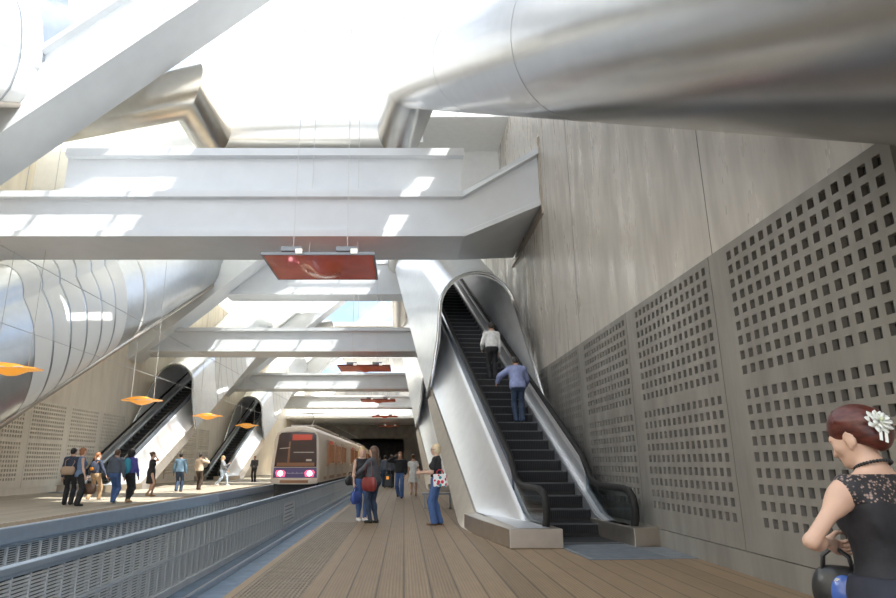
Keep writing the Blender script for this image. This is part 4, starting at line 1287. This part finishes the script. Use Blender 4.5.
person('far_couple', 'small distant person in brown near the tunnel end of the right platform', P_(379.5, 482.5), 180, 1.72, 'f', 1, ('long', 'brown'), ('brown', 'long', .92, .022), ('darkjeans', 'slim'), None, 'black', None, h=.024)

# --- left platform
person('tan_bag', 'person in dark jacket at far left of the walkers, bag over the shoulder', P_(67, 505), 5, 1.80, 'm', 1, ('short', 'black'), ('navy', 'long', .95, .024), ('black', 'straight'), None, 'black', dict(la=((.25, .05, -1), (.1, .2, -1)), ra=hang), yaw=-.3, h=.018)
bag('tan_bag', 'light brown canvas bag slung on the back of the dark jacketed person at far left', 'shoulder_bag', (-.03, -.20, 1.22), (.34, .13, .26), LE['ltbrown'], False, rz=5, strap_to=[(-.16, -.13, 1.36), (.02, -.06, 1.50), (.12, -.12, 1.32)], handle_h=.04)
person('denim_dress', 'woman in sleeveless denim top carrying a big brown bag, left platform', P_(76.5, 506), -55, 1.80, 'f', 0, ('bob', 'ginger'), ('denimdress', 'none', .86, .020), ('black', 'straight'), None, 'black', dict(la=((.12, .1, -1), (.05, .2, -1)), ra=((.16, .12, -1), (.02, .35, -1))), yaw=-.2, h=.017, hands=('grip', 'grip'))
bag('denim_dress', 'large brown leather holdall hanging from the denim woman\'s hands', 'holdall', (.02, .26, .82), (.52, .22, .32), LE['brown'], True, rz=30, handle_h=.16)
person('orange_pack', 'woman in navy jacket and khaki trousers walking away, arms swung out', P_(93, 500.5), -15, 1.72, 'f', 0, ('pony', 'ginger'), ('navy', 'long', 1.0, .024), ('khaki', 'straight'), None, 'white', dict(lf=(0, -.16, .04), rf=(0, .18, 0), drop=.02, la=((.55, .1, -.9), (.4, .4, -.9)), ra=((.55, -.1, -.9), (.45, .25, -.9))), yaw=-.3, h=.017)
backpack('orange_pack', 'small navy backpack with an orange pocket on the khaki trousered woman', CL['navy'], LE['orangep'], (.25, .14, .34), 1.20)
person('denim_man', 'man in dark grey jacket and bright blue jeans walking away on the left platform', P_(112, 503.5), -12, 1.80, 'm', 2, ('short', 'brown'), ('dgrey', 'long', .98, .030), ('jeans', 'straight'), None, 'white', dict(lf=(0, .14, 0), rf=(.02, -.14, .04), drop=.02, la=((.3, -.05, -1), (.1, .25, -1)), ra=((.3, .05, -1), (.05, .3, -1))), yaw=.1, h=.017)
person('teal_pack', 'woman with big black curly hair in violet jacket beside the grey jacketed man', P_(127, 503.0), -18, 1.80, 'f', 3, ('afro', 'black'), ('purple', 'long', .98, .026), ('black', 'slim'), None, 'ltan', dict(lf=(-.02, .10, 0), rf=(.04, -.12, .03), drop=.015, la=((.2, -.05, -1), (.0, .3, -1)), ra=((.3, .1, -1), (.0, .4, -1))), h=.017)
backpack('teal_pack', 'teal backpack worn by the woman with big black curly hair', LE['teal'], mat('dark_teal_pocket', (.02, .16, .24), .6), (.29, .16, .42), 1.19)
person('black_dress', 'woman in short black dress holding a phone to her ear on the left platform', P_(149, 496.5), -60, 1.78, 'f', 1, ('bun', 'brown'), None, None, ('black', .50, .17, True), 'ltan', dict(lf=(0, .10, 0), rf=(.02, -.10, .03), drop=.012, la=((.15, .0, -1), (.02, .12, -1)), ra=((.6, .5, .05), (-.24, -.1, .18))), yaw=.1, h=.017, hands=('grip', 'grip'))
bag('black_dress', 'orange leather handbag hanging from the hand of the woman in black dress', 'handbag', (-.19, .05, .84), (.30, .12, .26), LE['orange'], True, rz=60, handle_h=.12)
person('denim_shirt', 'man in blue grey denim shirt and dark jeans walking away, centre of left platform', P_(178, 492), 0, 1.80, 'm', 2, ('short', 'black'), ('denimshirt', 'long', .90, .028), ('darkjeans', 'straight'), None, 'ltan', dict(lf=(.04, -.12, .04), rf=(-.03, .14, 0), drop=.015, la=((.32, 0, -1), (.08, .2, -1)), ra=((.32, .0, -1), (.05, .25, -1))), h=.018)
person('beige', 'man in beige jacket and brown trousers with an arm raised to his face', P_(198, 490), -25, 1.80, 'm', 2, ('short', 'black'), ('beige', 'long', .90, .028), ('dbrown', 'straight'), None, 'brown', dict(lf=(.0, .08, 0), rf=(.02, -.08, .02), la=((.3, .05, -1), (.0, .3, -1)), ra=((.55, .5, -.25), (-.26, .05, .22))), h=.018)
person('stride', 'woman in grey top and pale washed jeans striding past the farther left escalator', P_(221.5, 486), -85, 1.80, 'f', 0, ('long', 'blond'), ('ltgrey', 'long', .95, .022), ('ltjeans', 'slim'), None, 'white', dict(lf=(0, .30, .01), rf=(0, -.30, .06), drop=.05, la=((.2, .3, -1), (-.1, .6, -.7)), ra=((.2, .5, -.9), (-.2, .9, .5))), h=.02)
bag('stride', 'small black bag behind the striding woman in pale jeans', 'shoulder_bag', (-.20, -.12, 1.10), (.28, .12, .30), LE['black'], False, rz=90, strap_to=[(-.19, -.12, 1.2), (-.12, -.04, 1.50), (-.18, .02, 1.2)], handle_h=.05)
person('far_left', 'small person in charcoal suit standing by the farther left escalator near the train', P_(253.5, 482), 170, 1.82, 'm', 2, ('short', 'ginger'), ('grey', 'long', .92, .024), ('black', 'straight'), None, 'black', dict(la=((.15, .2, -1), (-.3, .7, -.2)), ra=((.15, .2, -1), (-.3, .7, -.2))), h=.022)

# --- riders on the right escalator
def on_escalator(yl, xl):
    step = int((yl + 1.0) / .4); yy = -1.0 + .4 * step
    z = (yy - .2) * T30 + .231
    c, s = math.cos(ROT), math.sin(ROT)
    ym = yy + .2
    return (EX + xl * c - ym * s, EY + xl * s + ym * c, z)
stand = dict(lf=(.02, .02, 0), rf=(-.02, -.02, 0))
person('white_shirt', 'man in white shirt and black trousers standing on the escalator, upper of two riders', on_escalator(6.35, .12), 6, 1.74, 'm', 1, ('short', 'black'), ('white', 'long', 1.0, .022), ('black', 'straight'), None, 'black', dict(la=((.35, .1, -1), (-.1, .7, -.5)), ra=((.2, .05, -1), (.0, .3, -1)), **stand), yaw=-.1, h=.015)
person('lilac', 'man in lilac blue jacket and dark trousers on the escalator, lower of two riders', on_escalator(3.95, .22), 2, 1.72, 'm', 2, ('short', 'black'), ('bluej', 'long', .86, .040), ('darkjeans', 'straight'), None, 'black', dict(lean=.22, la=((.8, .25, -.5), (.2, .8, -.6)), ra=((.35, .25, -.9), (.1, .8, -.4)), **stand), nod=.35, h=.015)
# ------------------------------------------------------------------ the woman in the black dress, right foreground
WX, WY, WROT, WH = 1.83, 2.50, R_(6), 1.53
def near_woman():
    p = thing('person', 'woman in sleeveless black lace dress, white flower in dark red hair, right foreground', 'person', (WX, WY, 0), WROT, None, WH / 1.75)
    J = skeleton('f', la=((.68, .02, -.73), (-.80, .60, -.10)), ra=((.50, .10, -.80), (-.80, .62, -.05)), shoulder=.155, lean=.03)
    t = J['tor']
    fr = head_frame(J, .42, .36)
    P = []
    P += body_prims(J, 'f', 'torso') + body_prims(J, 'f', 'legs')
    P += [cap(t((0, -.012, 1.40)), hp(fr, (0, -.012, .06)), .046, .040, .04)]
    for s in 'lr':
        P += [cap(J['sh' + s] * .7 + t((0, -.02, 1.43)) * .3, t((0, -.015, 1.485)), .030, .030, .06), ell(J['sh' + s], (.044, .044, .050), .04),
              cap(J['sh' + s], J['el' + s], .037, .029, .03), cap(J['el' + s], J['wr' + s], .029, .020, .02), ell(J['el' + s] * .7 + J['wr' + s] * .3, (.032,) * 3, .05)]
    P += head_prims(fr, True, True)
    # shoulder blade and deltoid shapes
    for s, k in ((-1, 'l'), (1, 'r')):
        d = J['el' + k] - J['sh' + k]
        P += [ell(J['sh' + k] + d * .22 + np.array([s * .004, 0, .0]), (.038, .038, .055), .05), ell(t((s * .075, -.085, 1.30)), (.05, .025, .07), .05)]
        a = J['an' + k]; P += [cap(a, a + np.array([0, .06, -.045]), .033, .028, .02), cap(a + np.array([0, .06, -.045]), a + np.array([0, .13, -.06]), .028, .022, .02)]
    R = fr[1]
    ear = []
    for s in (-1, 1):
        c = hp(fr, (s * .078, -.010, .085))
        ear += [ell(c, (.009, .022, .034), .006, R), cap(hp(fr, (s * .082, -.030, .098)), hp(fr, (s * .084, -.012, .120)), .006, .006, .006), cap(hp(fr, (s * .084, -.012, .120)), hp(fr, (s * .080, .008, .108)), .006, .005, .006), cap(hp(fr, (s * .076, .004, .058)), hp(fr, (s * .076, .006, .050)), .009, .008, .006)]
    P += ear
    ex = [place_hand('grip', J['wrl'] + J['fdl'] * .012, J['fdl'] + np.array([.12, 0, -.25]), -1, .90, (0, .1, 1)), place_hand('relaxed', J['wrr'] + J['fdr'] * .012, J['fdr'] + np.array([-.15, 0, -.1]), 1, .90, (0, .1, 1))]
    M['skinw'] = mat('skin_rosy', (.62, .40, .29), .45, noise=.06, nscale=9)
    sdf_obj('body', P, .0075, M['skinw'], p, extra=ex)
    # face details
    for s in (-1, 1):
        e_ = mini('eye', hp(fr, (s * .033, .0775, .088)), .0130, M_EYE, p)
        mini('iris', hp(fr, (s * .033, .0868, .087)), .0062, M_IRIS, e_)
        mm = MB(); mm.tube([hp(fr, (s * .016, .098, .112)), hp(fr, (s * .036, .097, .118)), hp(fr, (s * .056, .080, .110))], [.003, .0035, .002], 6); mm.build('eyebrow', M_BROW, p, smooth=True)
        mm = MB(); mm.tube([hp(fr, (s * .018, .089, .090)), hp(fr, (s * .033, .0925, .0965)), hp(fr, (s * .050, .082, .088))], .003, 6); mm.build('eyelid', M['skinw'], p, smooth=True)
    mm = MB(); mm.tube([hp(fr, (-.024, .090, .036)), hp(fr, (-.010, .101, .039)), hp(fr, (0, .102, .0375)), hp(fr, (.010, .101, .039)), hp(fr, (.024, .090, .036))], [.002, .005, .005, .005, .002], 8)
    mm.tube([hp(fr, (-.022, .091, .033)), hp(fr, (0, .101, .028)), hp(fr, (.022, .091, .033))], [.002, .006, .002], 8)
    mm.build('lips', M_LIP, p, smooth=True)
    # hair swept up over the nape
    e = lambda c, r, k=.02: ell(hp(fr, c), r, k, R)
    H = [e((0, -.018, .145), (.092, .110, .102), .03), e((0, -.070, .120), (.084, .075, .085), .04), e((0, -.078, .062), (.068, .054, .056), .04), e((.02, -.105, .115), (.060, .045, .066), .03)]
    for i in range(11):     # rolled strands
        a = -1.2 + i * .24
        H.append(cap(hp(fr, (.088 * math.sin(a), .015 - .01 * abs(a), .150 + .075 * math.cos(a))), hp(fr, (.075 * math.sin(a), -.125, .105 + .045 * math.cos(a))), .012, .016, .008))
    S = [ell(hp(fr, (0, .100, .060)), (.080, .085, .088), 0, R), ell(hp(fr, (0, .01, .0)), (.2, .075, .068), 0, R)]
    for s in (-1, 1): S.append(ell(hp(fr, (s * .088, -.002, .075)), (.03, .030, .042), 0, R))
    sdf_obj('hair', H, .007, HR['red'], p, subs=S)
    # dress
    M['dressb'] = cloth('black_jersey', (.016, .016, .020), .7)
    M['skirtn'] = cloth('ink_navy_skirt', (.020, .023, .038), .75)
    up = nrm(t((0, 0, 2)) - t((0, 0, 1)))
    SC = [ell(t((s * .075, -.085, 1.30)), (.05, .025, .07), .05) for s in (-1, 1)]
    Q = body_prims(J, 'f', 'torso') + SC
    armh = [('c', J['sh' + k] + np.array([s * .045, 0, .05]), J['el' + k] + np.array([s * .05, 0, 0]), .066, .055, 0) for s, k in ((-1, 'l'), (1, 'r'))]
    sdf_obj('dress_bodice', Q, .0075, M['dressb'], p, .010, [(t((0, 0, 1.345)), up), (t((0, 0, 1.03)), -up)], subs=armh)
    # lace yoke with a woven see-through pattern
    m = bpy.data.materials.new('black_lace'); m.use_nodes = True; nt = m.node_tree; b = nt.nodes['Principled BSDF']
    vo = nt.nodes.new('ShaderNodeTexVoronoi'); vo.inputs['Scale'].default_value = 75; vo.feature = 'F1'
    tcn = nt.nodes.new('ShaderNodeTexCoord'); nt.links.new(tcn.outputs['Object'], vo.inputs['Vector'])
    nz = nt.nodes.new('ShaderNodeTexNoise'); nz.inputs['Scale'].default_value = 22; nt.links.new(tcn.outputs['Object'], nz.inputs['Vector'])
    ad = nt.nodes.new('ShaderNodeMath'); ad.operation = 'MULTIPLY'; nt.links.new(vo.outputs['Distance'], ad.inputs[0]); nt.links.new(nz.outputs['Fac'], ad.inputs[1])
    rp = nt.nodes.new('ShaderNodeValToRGB'); rp.color_ramp.interpolation = 'LINEAR'
    rp.color_ramp.elements[0].position = .10; rp.color_ramp.elements[0].color = (.34, .24, .20, 1); rp.color_ramp.elements[1].position = .22; rp.color_ramp.elements[1].color = (.016, .015, .018, 1)
    nt.links.new(ad.outputs[0], rp.inputs['Fac']); nt.links.new(rp.outputs['Color'], b.inputs['Base Color']); b.inputs['Roughness'].default_value = .6
    Q2 = body_prims(J, 'f', 'torso') + SC + [cap(J['sh' + k] * .7 + t((0, -.02, 1.43)) * .3, t((0, -.015, 1.50)), .034, .034, .06) for k in 'lr'] + [cap(J['shl'] * .85 + t((0, -.01, 1.40)) * .15, J['shr'] * .85 + t((0, -.01, 1.40)) * .15, .048, None, .05)]
    sdf_obj('lace_yoke', Q2, .0075, m, p, .009, [(t((0, 0, 1.335)), -up), (t((0, -.02, 1.462)), up)], subs=[('c', J['sh' + k] + np.array([s * .085, 0, -.02]), J['el' + k] + np.array([s * .05, 0, 0]), .070, .055, 0) for s, k in ((-1, 'l'), (1, 'r'))])
    mm = MB()
    for k in range(16):
        z = 1.335 + .004 * (k % 2)
    QS = [ell(t((0, 0, .96)), (.172, .125, .13), .06)] + [ell(t((s * .075, -.055, .92)), (.09, .09, .10), .05) for s in (-1, 1)] + [ell(t((0, .005, 1.07)), (.126, .10, .09), .05), cap(t((0, 0, .95)), (0, 0, .56), .16, .24, .06)]
    for i in range(9):
        a = 2 * math.pi * i / 9
        QS.append(cap((.13 * math.cos(a), .10 * math.sin(a), .95), (.225 * math.cos(a), .225 * math.sin(a), .54), .018, .034, .02))
    sdf_obj('skirt', QS, .009, M['skirtn'], p, .012, [((0, 0, .58), (0, 0, -1)), (t((0, 0, 1.045)), up)])
    # sash with a hanging tail at the back
    wq = [ell(t((0, .004, 1.05)), (.134, .108, .034), .02)]
    sdf_obj('sash', wq, .007, M['dressb'], p, .012, [(t((0, 0, 1.072)), up), (t((0, 0, 1.028)), -up)])
    for dx, l in ((-.015, .34), (.03, .40)):
        mm = MB(); lp = []
        for i in range(7):
            z = 1.05 - l * i / 6; y = -.135 - .055 * math.sin(min(1, i / 3) * 1.57)
            lp.append([(dx - .022, y, z), (dx + .022, y - .004, z), (dx + .022, y - .012, z), (dx - .022, y - .008, z)])
        mm.loft(lp); mm.build('sash_tail', M['skirtn'], p, smooth=True, auto=40)
    # beads round the neck
    mm = MB(); c = t((0, -.012, 1.500))
    for i in range(34):
        a = 2 * math.pi * i / 34
        q = c + np.array([.068 * math.cos(a), .068 * math.sin(a), .022 * -math.sin(a)])
        mm.lathe([(.0078 * math.sin(math.pi * k / 5), -.0078 * math.cos(math.pi * k / 5)) for k in range(6)], tuple(q), 8)
    tag(mm.build('bead_necklace', LE['black'], p, smooth=True), kind='stuff')
    # white flower with ribbon tails
    M['petal'] = mat('white_petal', (.82, .84, .78), .5); M['petc'] = mat('pale_green_centre', (.55, .60, .40), .5)
    n = nrm(R @ np.array([-.42, -.88, .16])); c = hp(fr, (-.050, -.136, .112))
    u = nrm(np.cross([0, 0, 1], n)); w2 = np.cross(n, u)
    for ring, (cnt, L, lift, wd) in enumerate(((9, .060, .010, .017), (8, .046, .022, .014), (6, .030, .032, .010))):
        for i in range(cnt):
            a = 2 * math.pi * (i + .5 * ring) / cnt; d = u * math.cos(a) + w2 * math.sin(a); sd_ = np.cross(n, d)
            mm = MB(); lp = []
            for q, ww in ((0.05, .35), (.35, .9), (.65, 1.0), (.88, .6), (1, .12)):
                o_ = c + d * L * q + n * (lift * (q ** .6) + .004 * ring)
                lp.append([o_ - sd_ * wd * ww - n * .001, o_ - n * .003, o_ + sd_ * wd * ww - n * .001, o_ + n * .0015])
            mm.loft(lp); mm.build('petal', M['petal'], p, smooth=True)
    mini('flower_centre', c + n * .03, .010, M['petc'], p)
    for dx, l in ((-.012, .062), (.012, .074)):
        mm = MB(); q0 = c - w2 * .035 + u * dx; dn = nrm(-w2 - u * .45)
        lp = []
        for i in range(4):
            o_ = q0 + dn * l * i / 3 + n * .006; s_ = np.cross(n, dn)
            lp.append([o_ - s_ * .006, o_ + s_ * .006, o_ + s_ * .006 + n * .002, o_ - s_ * .006 + n * .002])
        mm.loft(lp); mm.build('ribbon', M['petal'], p)
    for k in 'lr':
        a = J['an' + k]
        sdf_obj('shoe', [cap(a + np.array([0, -.028, -.045]), a + np.array([0, .135, -.058]), .040, .032, .02)], .012, LE['black'], p, 0, [((0, 0, 0), (0, 0, -1)), (a + np.array([0, 0, -.02]), (0, 0, 1))])
    mm = MB(); q = J['wrl'] + J['fdl'] * .095
    PEOPLE['near'] = (p, J)
    # handbag held at the hands: black sides, blue front
    lw = J['wrl'] + nrm(J['fdl'] + np.array([.12, 0, -.25])) * .08
    b = thing('handbag', 'black and bright blue leather handbag held by the woman in the black lace dress', 'bag', world_of('near', lw + np.array([-.01, -.005, -.01])), WROT + R_(-46), None, p.scale[0])
    Q = [ell((x, 0, z), (.065, .05, .08), .06) for x in (-.04, .04) for z in (-.22, -.15)]
    sdf_obj('bag_body', Q, .009, LE['black'], b, 0, [((0, 0, -.30), (0, 0, -1))])
    M['blueleather'] = mat('bright_blue_leather', (.05, .12, .42), .25, coat=.5)
    for s in (-1, 1):
        sdf_obj('blue_panel', [ell((.024, s * .046, -.185), (.066, .034, .085), .03)], .008, M['blueleather'], b)
    for s in (-1, 1):
        mm = MB(); mm.tube([(-.06, s * .02, -.10), (-.05, s * .015, -.03), (-.015, s * .006, .0), (.015, s * .006, .0), (.05, s * .015, -.03), (.06, s * .02, -.10)], .008, 8); mm.build('handle', LE['black'], b, smooth=True)
    mm = MB(); mm.lathe([(0, -.004), (.012, -.004), (.012, .004), (0, .004)], (0, 0, 0), 14); mm.v = [(x, -.062 + z, -.125 + y) for x, y, z in mm.v]; mm.build('clasp', M['rim'], b)
near_woman()
# ------------------------------------------------------------------ daylight
w = bpy.data.worlds.new('sky'); scn.world = w; w.use_nodes = True
nt = w.node_tree; bg = nt.nodes['Background']
tc = nt.nodes.new('ShaderNodeTexCoord'); nz = nt.nodes.new('ShaderNodeTexNoise'); nz.inputs['Scale'].default_value = 3.0; nz.inputs['Detail'].default_value = 6
rp = nt.nodes.new('ShaderNodeValToRGB'); rp.color_ramp.elements[0].position = .38; rp.color_ramp.elements[1].position = .6
rp.color_ramp.elements[0].color = (.25, .35, .52, 1); rp.color_ramp.elements[1].color = (1, 1, 1, 1)
nt.links.new(tc.outputs['Generated'], nz.inputs['Vector']); nt.links.new(nz.outputs['Fac'], rp.inputs['Fac']); nt.links.new(rp.outputs['Color'], bg.inputs['Color'])
bg.inputs['Strength'].default_value = 2.7
sd = bpy.data.lights.new('sun', 'SUN'); sd.energy = 12.5; sd.angle = R_(.6); sd.color = (1, .96, .88)
so = bpy.data.objects.new('sun', sd); COL.objects.link(so)
so.rotation_euler = Vector((-.55, .30, -1)).to_track_quat('-Z', 'Y').to_euler()
so.location = (6, -10, 30)
scn.view_settings.view_transform = 'Standard'; scn.view_settings.look = 'None'
scn.view_settings.exposure = 0.08; scn.view_settings.gamma = 1.0
scn.view_settings.use_curve_mapping = False
scn.cycles.max_bounces = 10; scn.cycles.diffuse_bounces = 6; scn.cycles.glossy_bounces = 5; scn.cycles.transparent_max_bounces = 12
scn.cycles.use_denoising = True
scn.cycles.sample_clamp_indirect = 8.0
